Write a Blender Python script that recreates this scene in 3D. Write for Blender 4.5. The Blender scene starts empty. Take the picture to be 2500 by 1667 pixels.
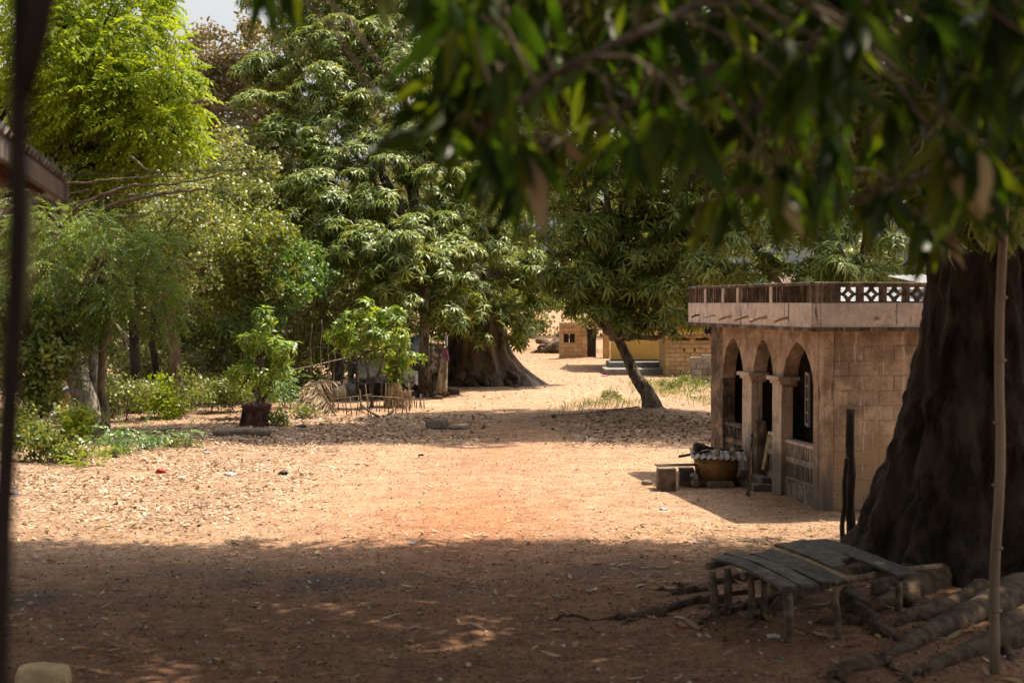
import bpy, bmesh, math, random
import numpy as np
from mathutils import Vector, Matrix, noise as mnoise

# ------------------------------------------------------------------ camera, sky, sun
sc = bpy.context.scene
col = sc.collection
CAMZ = 2.75
LENS = 50.0
F = LENS / 36.0 * 2500.0
PITCH = (833.5 - 741.0) / F
cd = bpy.data.cameras.new('camera')
cam = bpy.data.objects.new('camera', cd)
col.objects.link(cam)
cam.location = (0, 0, CAMZ)
cam.rotation_euler = (math.pi / 2 - PITCH, 0, 0)
cd.lens = LENS
cd.sensor_width = 36.0
cd.clip_start = 0.05
cd.clip_end = 2000
cd.dof.use_dof = True
cd.dof.focus_distance = 29.0
cd.dof.aperture_fstop = 2.2
sc.camera = cam

TOSUN = Vector((0.36, 0.26, 1.0)).normalized()
w = bpy.data.worlds.new('World')
sc.world = w
w.use_nodes = True
nt = w.node_tree
bg = nt.nodes['Background']
sky = nt.nodes.new('ShaderNodeTexSky')
sky.sky_type = 'NISHITA'
sky.sun_disc = False
sky.sun_elevation = math.asin(TOSUN.z)
sky.sun_rotation = math.atan2(TOSUN.x, TOSUN.y)
sky.dust_density = 7.0
sky.air_density = 1.0
sky.ozone_density = 1.0
hz = nt.nodes.new('ShaderNodeHueSaturation')   # dry-season haze: a pale, nearly white sky
hz.inputs['Saturation'].default_value = 0.12
nt.links.new(sky.outputs[0], hz.inputs['Color'])
nt.links.new(hz.outputs[0], bg.inputs[0])
bg.inputs[1].default_value = 0.12
sd = bpy.data.lights.new('sun', 'SUN')
sd.energy = 5.0
sd.angle = math.radians(0.53)
sd.color = (1.0, 0.885, 0.68)
sun = bpy.data.objects.new('sun', sd)
col.objects.link(sun)
sun.rotation_euler = TOSUN.to_track_quat('Z', 'Y').to_euler()
sun.location = (10, 10, 40)
sc.view_settings.view_transform = 'Standard'
sc.view_settings.look = 'None'
sc.view_settings.gamma = 1.0
sc.view_settings.use_curve_mapping = False
sc.view_settings.exposure = 0.98
sc.cycles.max_bounces = 6
sc.cycles.diffuse_bounces = 3
sc.cycles.glossy_bounces = 2
sc.cycles.transmission_bounces = 4
sc.cycles.transparent_max_bounces = 4
sc.cycles.use_fast_gi = False

rng = np.random.default_rng(7)
random.seed(7)

# ------------------------------------------------------------------ pixel -> world
cp, sp = math.cos(PITCH), math.sin(PITCH)
def ray(px, py):
    u = (px - 1250.0) / F
    v = (833.5 - py) / F
    return np.array((u, cp + v * sp, -sp + v * cp))
def at(px, py, Y):
    d = ray(px, py)
    return np.array((d[0] * Y / d[1], Y, CAMZ + d[2] * Y / d[1]))
def gp(px, py, z=0.0):
    d = ray(px, py)
    t = (z - CAMZ) / d[2]
    return np.array((d[0] * t, d[1] * t, z))

# ------------------------------------------------------------------ materials
def new_mat(name):
    m = bpy.data.materials.new(name)
    m.use_nodes = True
    t = m.node_tree
    return m, t, t.nodes['Principled BSDF'], t.nodes['Material Output']
def node(t, kind, **kw):
    n = t.nodes.new(kind)
    for k, v in kw.items():
        setattr(n, k, v)
    return n
def noise(t, scale, detail=6, rough=0.6, stretch=None, src=None):
    n = node(t, 'ShaderNodeTexNoise')
    n.inputs['Scale'].default_value = scale
    n.inputs['Detail'].default_value = detail
    n.inputs['Roughness'].default_value = rough
    g = node(t, 'ShaderNodeNewGeometry')
    o = g.outputs['Position']
    if stretch:
        mp = node(t, 'ShaderNodeMapping')
        mp.inputs['Scale'].default_value = stretch
        t.links.new(o, mp.inputs[0]); o = mp.outputs[0]
    t.links.new(o, n.inputs['Vector'])
    return n.outputs[0]
def ramp(t, fac, stops):
    r = node(t, 'ShaderNodeValToRGB')
    el = r.color_ramp.elements
    while len(el) < len(stops):
        el.new(0.5)
    for e, (p, c) in zip(el, stops):
        e.position = p
        e.color = (c[0], c[1], c[2], 1) if not isinstance(c, (int, float)) else (c, c, c, 1)
    t.links.new(fac, r.inputs[0])
    return r.outputs[0]
def mix(t, fac, a, b, mode='MIX'):
    n = node(t, 'ShaderNodeMix', data_type='RGBA', blend_type=mode)
    if isinstance(fac, (int, float)): n.inputs[0].default_value = fac
    else: t.links.new(fac, n.inputs[0])
    for i, x in ((6, a), (7, b)):
        if isinstance(x, tuple): n.inputs[i].default_value = (x[0], x[1], x[2], 1)
        else: t.links.new(x, n.inputs[i])
    return n.outputs[2]
def bump(t, h, strength, dist, bsdf):
    b = node(t, 'ShaderNodeBump')
    b.inputs['Strength'].default_value = strength
    b.inputs['Distance'].default_value = dist
    t.links.new(h, b.inputs['Height'])
    t.links.new(b.outputs[0], bsdf.inputs['Normal'])
def objvar(t, colr, amt):
    """piece-to-piece tone change"""
    oi = node(t, 'ShaderNodeObjectInfo')
    r = ramp(t, oi.outputs['Random'], [(0, 1 - amt), (1, 1 + amt * 0.6)])
    return mix(t, 1.0, colr, r, 'MULTIPLY')
def M(name, c1, c2, scale=6, rough=0.85, bmp=0.3, bdist=0.02, stretch=None, c3=None, s3=1.2, spec=0.3, metal=0.0, var=0.0, lo=0.42, hi=0.58, bscale=None, t3=(0.5, 0.68)):
    m, t, b, o = new_mat(name)
    f = noise(t, scale, stretch=stretch)
    c = ramp(t, f, [(lo, c1), (hi, c2)])
    if c3:
        f3 = noise(t, s3, stretch=stretch, detail=8, rough=0.7)
        c = mix(t, ramp(t, f3, [(t3[0] - .02, 0.0), (t3[1] - .06, 1.0)]), c, c3)
    if var: c = objvar(t, c, var)
    t.links.new(c, b.inputs['Base Color'])
    b.inputs['Roughness'].default_value = rough
    b.inputs['Specular IOR Level'].default_value = spec
    b.inputs['Metallic'].default_value = metal
    if bmp: bump(t, noise(t, bscale or scale * 3, stretch=stretch, detail=8, rough=0.7), bmp, bdist, b)
    return m
def MW(name, c1, c2, blotch, streak, bt=(0.5, 0.66), stt=(0.52, 0.64), bs=3.0, ss=9.0, pale=None, rough=0.92, var=0.0, sz=0.09, foot=None):
    m, t, b, o = new_mat(name)
    c = ramp(t, noise(t, 5, 8, 0.7), [(0.4, c1), (0.6, c2)])
    if pale:
        c = mix(t, ramp(t, noise(t, bs * 1.7, 7, 0.65), [(0.53, 0.0), (0.60, 0.8)]), c, pale)
    c = mix(t, ramp(t, noise(t, bs, 9, 0.72), [(bt[0] - .02, 0.0), (bt[1] - .07, 0.85)]), c, blotch)
    c = mix(t, ramp(t, noise(t, ss, 6, 0.6, (1, 1, sz)), [(stt[0], 0.0), (stt[1], 0.9)]), c, streak)
    if foot:   # splashed dirt and mould near the ground and where water drips
        g = node(t, 'ShaderNodeNewGeometry'); sx = node(t, 'ShaderNodeSeparateXYZ')
        t.links.new(g.outputs['Position'], sx.inputs[0])
        ad = node(t, 'ShaderNodeMath', operation='MULTIPLY_ADD')
        t.links.new(noise(t, 7, 8, 0.7, (1, 1, .3)), ad.inputs[0]); ad.inputs[1].default_value = -foot[1]; t.links.new(sx.outputs[2], ad.inputs[2])
        r_ = ramp(t, ad.outputs[0], [(0.0, 0.85), (foot[2], 0.0)])
        c = mix(t, r_, c, foot[0])
    if var: c = objvar(t, c, var)
    fine = ramp(t, noise(t, 40, 6, 0.7), [(0.3, 0.8), (0.7, 1.15)])
    c = mix(t, 1.0, c, fine, 'MULTIPLY')
    t.links.new(c, b.inputs['Base Color'])
    b.inputs['Roughness'].default_value = rough
    b.inputs['Specular IOR Level'].default_value = 0.25
    bump(t, noise(t, 28, 9, 0.75), 0.6, 0.012, b)
    return m
def leafmat(name, stops, trans=0.35, rough=0.42, spec=0.5, tcol=1.5, tint=(1.15, 1.0, .45)):
    m, t, b, o = new_mat(name)
    a = node(t, 'ShaderNodeAttribute', attribute_name='rnd')
    c = ramp(t, a.outputs['Fac'], stops)
    t.links.new(c, b.inputs['Base Color'])
    b.inputs['Roughness'].default_value = rough
    b.inputs['Specular IOR Level'].default_value = spec
    tr = node(t, 'ShaderNodeBsdfTranslucent')
    ct = mix(t, 1.0, c, (tcol * tint[0], tcol * tint[1], tcol * tint[2]), 'MULTIPLY')
    t.links.new(ct, tr.inputs[0])
    ms = node(t, 'ShaderNodeMixShader')
    ms.inputs[0].default_value = trans
    t.links.new(b.outputs[0], ms.inputs[1])
    t.links.new(tr.outputs[0], ms.inputs[2])
    t.links.new(ms.outputs[0], o.inputs[0])
    return m

MT = {}
MT['mango'] = leafmat('mango_leaf', [(0, (0.045, 0.078, 0.012)), (0.4, (0.125, 0.180, 0.034)), (0.9, (0.27, 0.32, 0.085)), (0.97, (0.33, 0.29, 0.08)), (1, (0.30, 0.17, 0.06))], 0.36, 0.42, 0.42, 1.3)
MT['mango_young'] = leafmat('young_mango_leaf', [(0, (0.075, 0.145, 0.019)), (0.5, (0.210, 0.304, 0.039)), (1, (0.420, 0.478, 0.078))], 0.42, 0.4, 0.5)
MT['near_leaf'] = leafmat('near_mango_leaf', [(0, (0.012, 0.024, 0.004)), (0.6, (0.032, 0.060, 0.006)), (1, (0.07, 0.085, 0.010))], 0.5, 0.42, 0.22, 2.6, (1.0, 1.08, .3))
MT['dry_leaf'] = leafmat('dry_leaf', [(0, (0.28, 0.20, 0.11)), (0.5, (0.36, 0.27, 0.16)), (1, (0.42, 0.34, 0.20))], 0.25, 0.6, 0.3, 1.0)
MT['lime'] = leafmat('lime_leaf', [(0, (0.102, 0.162, 0.007)), (0.5, (0.186, 0.258, 0.012)), (1, (0.288, 0.348, 0.022))], 0.45, 0.6, 0.2)
MT['feather'] = leafmat('feather_leaf', [(0, (0.067, 0.117, 0.022)), (0.6, (0.119, 0.188, 0.031)), (1, (0.208, 0.235, 0.043))], 0.4, 0.5, 0.35)
MT['olive'] = leafmat('olive_leaf', [(0, (0.099, 0.123, 0.037)), (0.5, (0.189, 0.222, 0.077)), (0.9, (0.321, 0.346, 0.163)), (0.97, (0.376, 0.222, 0.050)), (1, (0.399, 0.210, 0.037))], 0.32, 0.42, 0.5)
MT['drybrush'] = leafmat('dry_brush_leaf', [(0, (0.12, 0.095, 0.05)), (0.5, (0.19, 0.155, 0.085)), (0.9, (0.26, 0.215, 0.13)), (1, (0.32, 0.2, 0.13))], 0.25, 0.5, 0.4)
MT['bluegreen'] = leafmat('cool_green_leaf', [(0, (0.068, 0.138, 0.038)), (0.6, (0.121, 0.215, 0.061)), (1, (0.216, 0.299, 0.094))], 0.35, 0.4, 0.55)
MT['green'] = leafmat('mid_green_leaf', [(0, (0.083, 0.113, 0.022)), (0.6, (0.151, 0.189, 0.037)), (1, (0.272, 0.265, 0.056))], 0.35, 0.42, 0.5)
MT['palm'] = leafmat('palm_leaf', [(0, (0.06, 0.08, 0.03)), (1, (0.12, 0.13, 0.05))], 0.3, 0.4, 0.5)
MT['deadpalm'] = leafmat('dead_palm_leaf', [(0, (0.148, 0.096, 0.052)), (1, (0.281, 0.200, 0.111))], 0.15, 0.6, 0.3, 1.0)
MT['litter'] = leafmat('leaf_litter', [(0, (0.179, 0.101, 0.062)), (0.35, (0.309, 0.199, 0.130)), (0.7, (0.407, 0.285, 0.204)), (1, (0.521, 0.407, 0.318))], 0.1, 0.6, 0.3, 1.0)
MT['yellowlitter'] = leafmat('yellow_litter', [(0, (0.185, 0.111, 0.052)), (0.5, (0.333, 0.222, 0.074)), (0.8, (0.311, 0.266, 0.178)), (1, (0.407, 0.296, 0.044))], 0.1, 0.6, 0.3, 1.0)
MT['grass'] = leafmat('grass_blade', [(0, (0.07, 0.11, 0.02)), (0.6, (0.14, 0.17, 0.04)), (1, (0.30, 0.25, 0.10))], 0.3, 0.5, 0.3)
MT['flower'] = leafmat('mango_blossom', [(0, (0.25, 0.16, 0.05)), (1, (0.36, 0.24, 0.08))], 0.2, 0.7, 0.2, 1.0)
MT['bark_dark'] = M('dark_bark', (0.013, 0.008, 0.006), (0.042, 0.029, 0.021), 7, 0.9, 0.9, 0.05, (1, 1, 0.35), c3=(0.059, 0.045, 0.035), s3=3.0)
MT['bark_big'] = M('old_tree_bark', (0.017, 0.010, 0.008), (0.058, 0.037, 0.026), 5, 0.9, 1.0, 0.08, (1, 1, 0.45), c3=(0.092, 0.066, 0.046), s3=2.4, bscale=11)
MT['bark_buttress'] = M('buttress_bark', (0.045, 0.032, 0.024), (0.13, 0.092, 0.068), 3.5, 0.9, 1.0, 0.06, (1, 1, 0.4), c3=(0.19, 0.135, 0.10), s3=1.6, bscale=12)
MT['bark_root'] = M('root_bark', (0.049, 0.031, 0.020), (0.123, 0.078, 0.048), 9, 0.9, 0.8, 0.03)
MT['bark_tan'] = M('tan_bark', (0.111, 0.074, 0.048), (0.222, 0.163, 0.111), 9, 0.9, 0.6, 0.03, (1, 1, 0.4))
MT['bark_grey'] = M('grey_bark', (0.118, 0.096, 0.074), (0.281, 0.244, 0.200), 11, 0.9, 0.7, 0.03, (1, 1, 0.4))
MT['bark_mid'] = M('brown_bark', (0.05, 0.035, 0.025), (0.15, 0.11, 0.08), 9, 0.9, 0.8, 0.03, (1, 1, 0.4), c3=(0.22, 0.20, 0.16), s3=7)
MT['twig'] = M('twig_bark', (0.089, 0.063, 0.041), (0.178, 0.133, 0.089), 12, 0.85, 0.3)
MT['bamboo'] = M('bamboo', (0.178, 0.126, 0.081), (0.266, 0.207, 0.141), 6, 0.6, 0.2, 0.01, (1, 1, 0.15))
MT['post_dark'] = M('near_dark_wood', (0.012, 0.009, 0.007), (0.026, 0.018, 0.013), 9, 0.9, 0.5, 0.02, (1, 1, 0.2))
MT['plank'] = M('weathered_plank', (0.053, 0.041, 0.032), (0.128, 0.100, 0.076), 14, 0.75, 0.6, 0.01, (1, 1, 1), c3=(0.038, 0.030, 0.024), s3=4, var=0.35)
MT['plank_pale'] = M('pale_plank', (0.22, 0.15, 0.08), (0.34, 0.24, 0.13), 14, 0.75, 0.5, 0.01)
MT['stick'] = M('stick_wood', (0.089, 0.063, 0.041), (0.185, 0.133, 0.089), 12, 0.85, 0.5, 0.01)
MT['wood_dark'] = M('dark_wood', (0.03, 0.021, 0.015), (0.08, 0.055, 0.04), 12, 0.8, 0.5, 0.01)
MT['plaster'] = MW('stained_plaster', (0.353, 0.254, 0.177), (0.490, 0.379, 0.286), (0.225, 0.162, 0.115), (0.118, 0.089, 0.074), (.48, .64), (.60, .66), 2.3, 16, pale=(0.568, 0.470, 0.390), sz=.10, foot=((0.137, 0.108, 0.089), .8, .35))
MT['column'] = MW('column_plaster', (0.470, 0.379, 0.299), (0.588, 0.492, 0.408), (0.294, 0.227, 0.170), (0.167, 0.130, 0.107), (.53, .68), (.60, .66), 2.8, 16, sz=.08, foot=((0.127, 0.104, 0.087), .9, .35))
MT['block'] = MW('sandcrete_block', (0.378, 0.287, 0.209), (0.514, 0.406, 0.310), (0.250, 0.186, 0.135), (0.676, 0.574, 0.480), (.48, .64), (.60, .63), 1.7, 20, pale=(0.595, 0.470, 0.362), var=.10, sz=.035, foot=((0.352, 0.246, 0.151), 1.3, .5))
MT['mortar'] = MW('stained_mortar', (0.338, 0.256, 0.189), (0.460, 0.358, 0.273), (0.230, 0.172, 0.125), (0.622, 0.522, 0.438), (.48, .64), (.6, .63), 1.7, 20, sz=.035)
MT['blackened'] = MW('blackened_plaster', (0.127, 0.094, 0.072), (0.265, 0.192, 0.144), (0.059, 0.048, 0.041), (0.392, 0.302, 0.236), (.47, .62), (.60, .66), 3.4, 16, sz=.2)
MT['cream'] = MW('cream_plaster', (0.570, 0.485, 0.434), (0.712, 0.623, 0.573), (0.428, 0.356, 0.316), (0.107, 0.089, 0.084), (.52, .7), (.605, .66), 2.6, 11, sz=.12)
MT['mossy'] = MW('mould_grey_plaster', (0.088, 0.069, 0.056), (0.200, 0.152, 0.120), (0.050, 0.040, 0.034), (0.338, 0.256, 0.200), (.5, .66), (.58, .66), 6, 9)
MT['rib'] = MW('ribbed_cement', (0.075, 0.058, 0.047), (0.15, 0.115, 0.09), (0.05, 0.039, 0.032), (0.46, 0.35, 0.275), (.5, .66), (.55, .62), 3, 45, sz=.04)
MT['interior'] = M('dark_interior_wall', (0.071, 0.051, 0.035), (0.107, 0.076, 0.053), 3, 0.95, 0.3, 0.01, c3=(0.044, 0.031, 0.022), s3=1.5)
MT['redwood'] = M('red_brown_door', (0.055, 0.018, 0.014), (0.09, 0.03, 0.022), 8, 0.6, 0.2, 0.01)
MT['whitepaint'] = M('white_frame_paint', (0.50, 0.47, 0.42), (0.62, 0.58, 0.52), 12, 0.6, 0.1)
MT['greypanel'] = M('grey_door_panel', (0.14, 0.12, 0.10), (0.20, 0.17, 0.14), 5, 0.6, 0.1)
MT['zinc'] = M('zinc_sheet', (0.358, 0.363, 0.375), (0.433, 0.438, 0.450), 5, 0.38, 0.15, 0.01, spec=0.5, metal=0.35)
MT['oldzinc'] = M('old_zinc_sheet', (0.296, 0.296, 0.296), (0.429, 0.422, 0.414), 7, 0.5, 0.2, 0.01, c3=(0.222, 0.148, 0.104), s3=4, metal=0.3)
MT['rustroof'] = M('rusted_sheet', (0.10, 0.06, 0.045), (0.20, 0.13, 0.10), 6, 0.7, 0.3, 0.01, metal=0.2)
MT['pipe'] = M('drain_pipe', (0.42, 0.30, 0.18), (0.52, 0.39, 0.25), 9, 0.6, 0.1)
MT['pot'] = M('battered_pot', (0.222, 0.133, 0.037), (0.266, 0.185, 0.074), 5, 0.45, 0.3, 0.01, c3=(0.178, 0.081, 0.026), s3=3.2, metal=0.35, spec=0.5)
MT['cement'] = M('cement_block', (0.118, 0.092, 0.070), (0.192, 0.148, 0.115), 8, 0.92, 0.6, 0.01, c3=(0.074, 0.059, 0.046), s3=3, bscale=40)
MT['stone'] = M('brown_stone', (0.148, 0.104, 0.074), (0.244, 0.178, 0.126), 7, 0.9, 0.6, 0.02)
MT['mudbrick'] = M('mud_brick', (0.389, 0.269, 0.139), (0.481, 0.343, 0.185), 4, 0.95, 0.5, 0.01, c3=(0.305, 0.213, 0.111), s3=2, var=0.16, bscale=30)
MT['mudmortar'] = M('mud_mortar', (0.319, 0.218, 0.116), (0.404, 0.276, 0.150), 5, 0.95, 0.5, 0.01)
MT['yellowwall'] = M('ochre_paint', (0.712, 0.432, 0.097), (0.778, 0.486, 0.130), 1.2, 0.8, 0.1, 0.005, c3=(0.647, 0.409, 0.151), s3=1.0)
MT['navy'] = M('dark_blue_band', (0.035, 0.037, 0.055), (0.055, 0.055, 0.075), 4, 0.7, 0.1)
MT['greystep'] = M('grey_cement_step', (0.14, 0.13, 0.125), (0.20, 0.185, 0.175), 3, 0.9, 0.2, 0.01)
MT['greyblock'] = M('grey_block', (0.222, 0.192, 0.163), (0.311, 0.274, 0.229), 4, 0.92, 0.4, 0.01, c3=(0.148, 0.126, 0.104), s3=2, var=0.15)
MT['black'] = M('dark_opening', (0.012, 0.01, 0.009), (0.022, 0.018, 0.015), 4, 0.9, 0.0)
MT['tarp'] = M('grey_tarp', (0.20, 0.185, 0.15), (0.32, 0.29, 0.24), 4, 0.7, 0.4, 0.02, c3=(0.12, 0.11, 0.095), s3=2)
MT['tarp_dark'] = M('dark_tarp', (0.035, 0.033, 0.036), (0.085, 0.078, 0.078), 6, 0.6, 0.5, 0.02)
MT['bluesheet'] = M('blue_sheet', (0.10, 0.20, 0.42), (0.34, 0.45, 0.62), 5, 0.5, 0.3, 0.02, c3=(0.62, 0.66, 0.72), s3=3)
MT['sack'] = M('sacking', (0.222, 0.178, 0.118), (0.311, 0.252, 0.178), 10, 0.9, 0.4, 0.02)
MT['patterned'] = M('patterned_cloth', (0.08, 0.07, 0.06), (0.36, 0.31, 0.26), 9, 0.85, 0.3, 0.02, lo=0.46, hi=0.56)
MT['purple'] = M('purple_cloth', (0.16, 0.055, 0.09), (0.24, 0.09, 0.13), 8, 0.85, 0.3)
MT['straw'] = M('straw', (0.207, 0.133, 0.067), (0.311, 0.215, 0.118), 20, 0.9, 0.6, 0.02, (1, 1, 0.1))
MT['rust'] = M('rusted_metal', (0.042, 0.018, 0.012), (0.102, 0.045, 0.027), 7, 0.8, 0.5, 0.02, c3=(0.027, 0.015, 0.012), s3=3)
MT['bluepaint'] = M('blue_plastic', (0.03, 0.08, 0.22), (0.05, 0.12, 0.30), 4, 0.5, 0.1)
MT['boatyellow'] = M('yellow_boat_paint', (0.55, 0.36, 0.07), (0.62, 0.42, 0.10), 5, 0.6, 0.1)
MT['white'] = M('white_scrap', (0.459, 0.444, 0.429), (0.555, 0.540, 0.518), 12, 0.7, 0.3)
MT['red'] = M('red_scrap', (0.35, 0.03, 0.03), (0.45, 0.05, 0.05), 12, 0.7, 0.3)
MT['pink'] = M('pink_scrap', (0.45, 0.14, 0.22), (0.55, 0.2, 0.3), 12, 0.7, 0.3)
MT['blackcloth'] = M('black_scrap', (0.02, 0.02, 0.025), (0.05, 0.05, 0.055), 12, 0.7, 0.3)
MT['greenplastic'] = M('green_plastic', (0.03, 0.25, 0.10), (0.05, 0.32, 0.13), 12, 0.5, 0.1)
MT['palebrick'] = M('pale_mud_brick', (0.50, 0.36, 0.20), (0.62, 0.47, 0.28), 6, 0.95, 0.6, 0.01, bscale=30)
MT['clod'] = M('soil_clod', (0.045, 0.024, 0.016), (0.095, 0.05, 0.034), 9, 0.95, 0)
MT['rafter'] = M('roof_timber', (0.118, 0.056, 0.026), (0.192, 0.096, 0.044), 8, 0.8, 0.3, 0.01)
MT['fascia'] = M('grey_fascia', (0.26, 0.23, 0.22), (0.34, 0.31, 0.30), 8, 0.8, 0.2, 0.01)
MT['wire'] = M('grey_wire', (0.16, 0.15, 0.14), (0.22, 0.2, 0.19), 8, 0.6, 0)

def ground_mat():
    m, t, b, o = new_mat('laterite_earth')
    def attr(n):
        return node(t, 'ShaderNodeAttribute', attribute_name=n).outputs['Fac']
    big = noise(t, 0.35, 5)
    mid = noise(t, 2.2, 8, 0.7)
    fine = noise(t, 26, 8, 0.75)
    tan = ramp(t, mid, [(0.38, (0.285, 0.172, 0.106)), (0.62, (0.415, 0.272, 0.178))])
    ora = ramp(t, mid, [(0.38, (0.270, 0.122, 0.064)), (0.62, (0.365, 0.190, 0.108))])
    lit = ramp(t, mid, [(0.38, (0.231, 0.133, 0.081)), (0.62, (0.350, 0.231, 0.154))])
    shade_tone = ramp(t, mid, [(0.38, (0.115, 0.052, 0.031)), (0.62, (0.21, 0.098, 0.058))])  # dark red-brown soil tone that paints the canopy shade
    ash = ramp(t, fine, [(0.3, (0.042, 0.035, 0.036)), (0.62, (0.087, 0.073, 0.070))])
    c = mix(t, attr('orange'), tan, ora)
    c = mix(t, attr('litter'), c, lit)
    c = mix(t, attr('near_shade'), c, shade_tone)
    c = mix(t, attr('ash'), c, ash)
    sp = ramp(t, fine, [(0.36, 0.34), (0.46, 0.80), (0.55, 1.06), (0.66, 1.5)])
    c = mix(t, 1.0, c, sp, 'MULTIPLY')
    sp2 = ramp(t, noise(t, 9, 9, 0.78), [(0.36, 0.45), (0.45, 0.84), (0.55, 1.04), (0.66, 1.3)])
    c = mix(t, 1.0, c, sp2, 'MULTIPLY')
    bg_ = ramp(t, big, [(0.3, 0.88), (0.7, 1.1)])
    c = mix(t, 1.0, c, bg_, 'MULTIPLY')
    # small dark and pale grit
    v = node(t, 'ShaderNodeTexVoronoi')
    v.inputs['Scale'].default_value = 22
    g = node(t, 'ShaderNodeNewGeometry')
    t.links.new(g.outputs['Position'], v.inputs['Vector'])
    d = ramp(t, v.outputs['Distance'], [(0.14, 1.0), (0.2, 0.0)])
    sel = node(t, 'ShaderNodeSeparateColor')
    t.links.new(v.outputs['Color'], sel.inputs[0])
    s1 = ramp(t, sel.outputs[0], [(0.50, 0.0), (0.52, 1.0)])
    f1 = mix(t, 1.0, d, s1, 'MULTIPLY')
    grit = ramp(t, sel.outputs[1], [(0.0, (0.049, 0.028, 0.021)), (0.6, (0.098, 0.056, 0.038)), (0.9, (0.280, 0.203, 0.140)), (1, (0.434, 0.364, 0.294))])
    c = mix(t, f1, c, grit)
    t.links.new(c, b.inputs['Base Color'])
    b.inputs['Roughness'].default_value = 0.95
    b.inputs['Specular IOR Level'].default_value = 0.15
    h = mix(t, 0.5, fine, f1)
    bump(t, h, 0.85, 0.04, b)
    return m
MT['ground'] = ground_mat()

# ------------------------------------------------------------------ object helpers
def tag(o, label=None, cat=None, group=None, kind=None):
    if label: o['label'] = label
    if cat: o['category'] = cat
    if group: o['group'] = group
    if kind: o['kind'] = kind
    return o
def empty(name, loc):
    o = bpy.data.objects.new(name, None)
    o.empty_display_size = 0.2
    col.objects.link(o)
    o.location = tuple(loc)
    return o
def thing(name, loc, label, cat, group=None, kind=None):
    return tag(empty(name, loc), label, cat, group, kind)
def org(p):
    v = np.zeros(3)
    while p is not None:
        v += np.array(p.location); p = p.parent
    return v
def link(name, me, parent=None, loc=None, rot=None):
    o = bpy.data.objects.new(name, me)
    col.objects.link(o)
    if parent is not None: o.parent = parent
    if loc is not None: o.location = tuple(np.array(loc) - org(parent))
    if rot is not None: o.rotation_euler = rot
    return o
def np_mesh(name, V, Fc, mat, smooth=False, rnd=None, attrs=None):
    V = np.ascontiguousarray(V, dtype=np.float32)
    Fc = np.ascontiguousarray(Fc, dtype=np.int32)
    me = bpy.data.meshes.new(name)
    n, k = Fc.shape
    me.vertices.add(len(V)); me.vertices.foreach_set('co', V.ravel())
    me.loops.add(n * k); me.loops.foreach_set('vertex_index', Fc.ravel())
    me.polygons.add(n)
    me.polygons.foreach_set('loop_start', np.arange(0, n * k, k, dtype=np.int32))
    try: me.polygons.foreach_set('loop_total', np.full(n, k, dtype=np.int32))
    except Exception: pass
    if smooth: me.polygons.foreach_set('use_smooth', np.ones(n, dtype=bool))
    if rnd is not None:
        a = me.attributes.new('rnd', 'FLOAT', 'FACE')
        a.data.foreach_set('value', np.ascontiguousarray(rnd, dtype=np.float32))
    for an, av in (attrs or {}).items():
        a = me.attributes.new(an, 'FLOAT', 'POINT')
        a.data.foreach_set('value', np.ascontiguousarray(av, dtype=np.float32))
    me.update(calc_edges=True)
    me.materials.append(mat)
    return me
def np_obj(name, V, Fc, mat, parent=None, smooth=False, rnd=None, kind=None, attrs=None):
    o0 = org(parent)
    me = np_mesh(name, np.asarray(V) - o0, Fc, mat, smooth, rnd, attrs)
    o = link(name, me, parent)
    if kind: o['kind'] = kind
    return o

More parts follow.
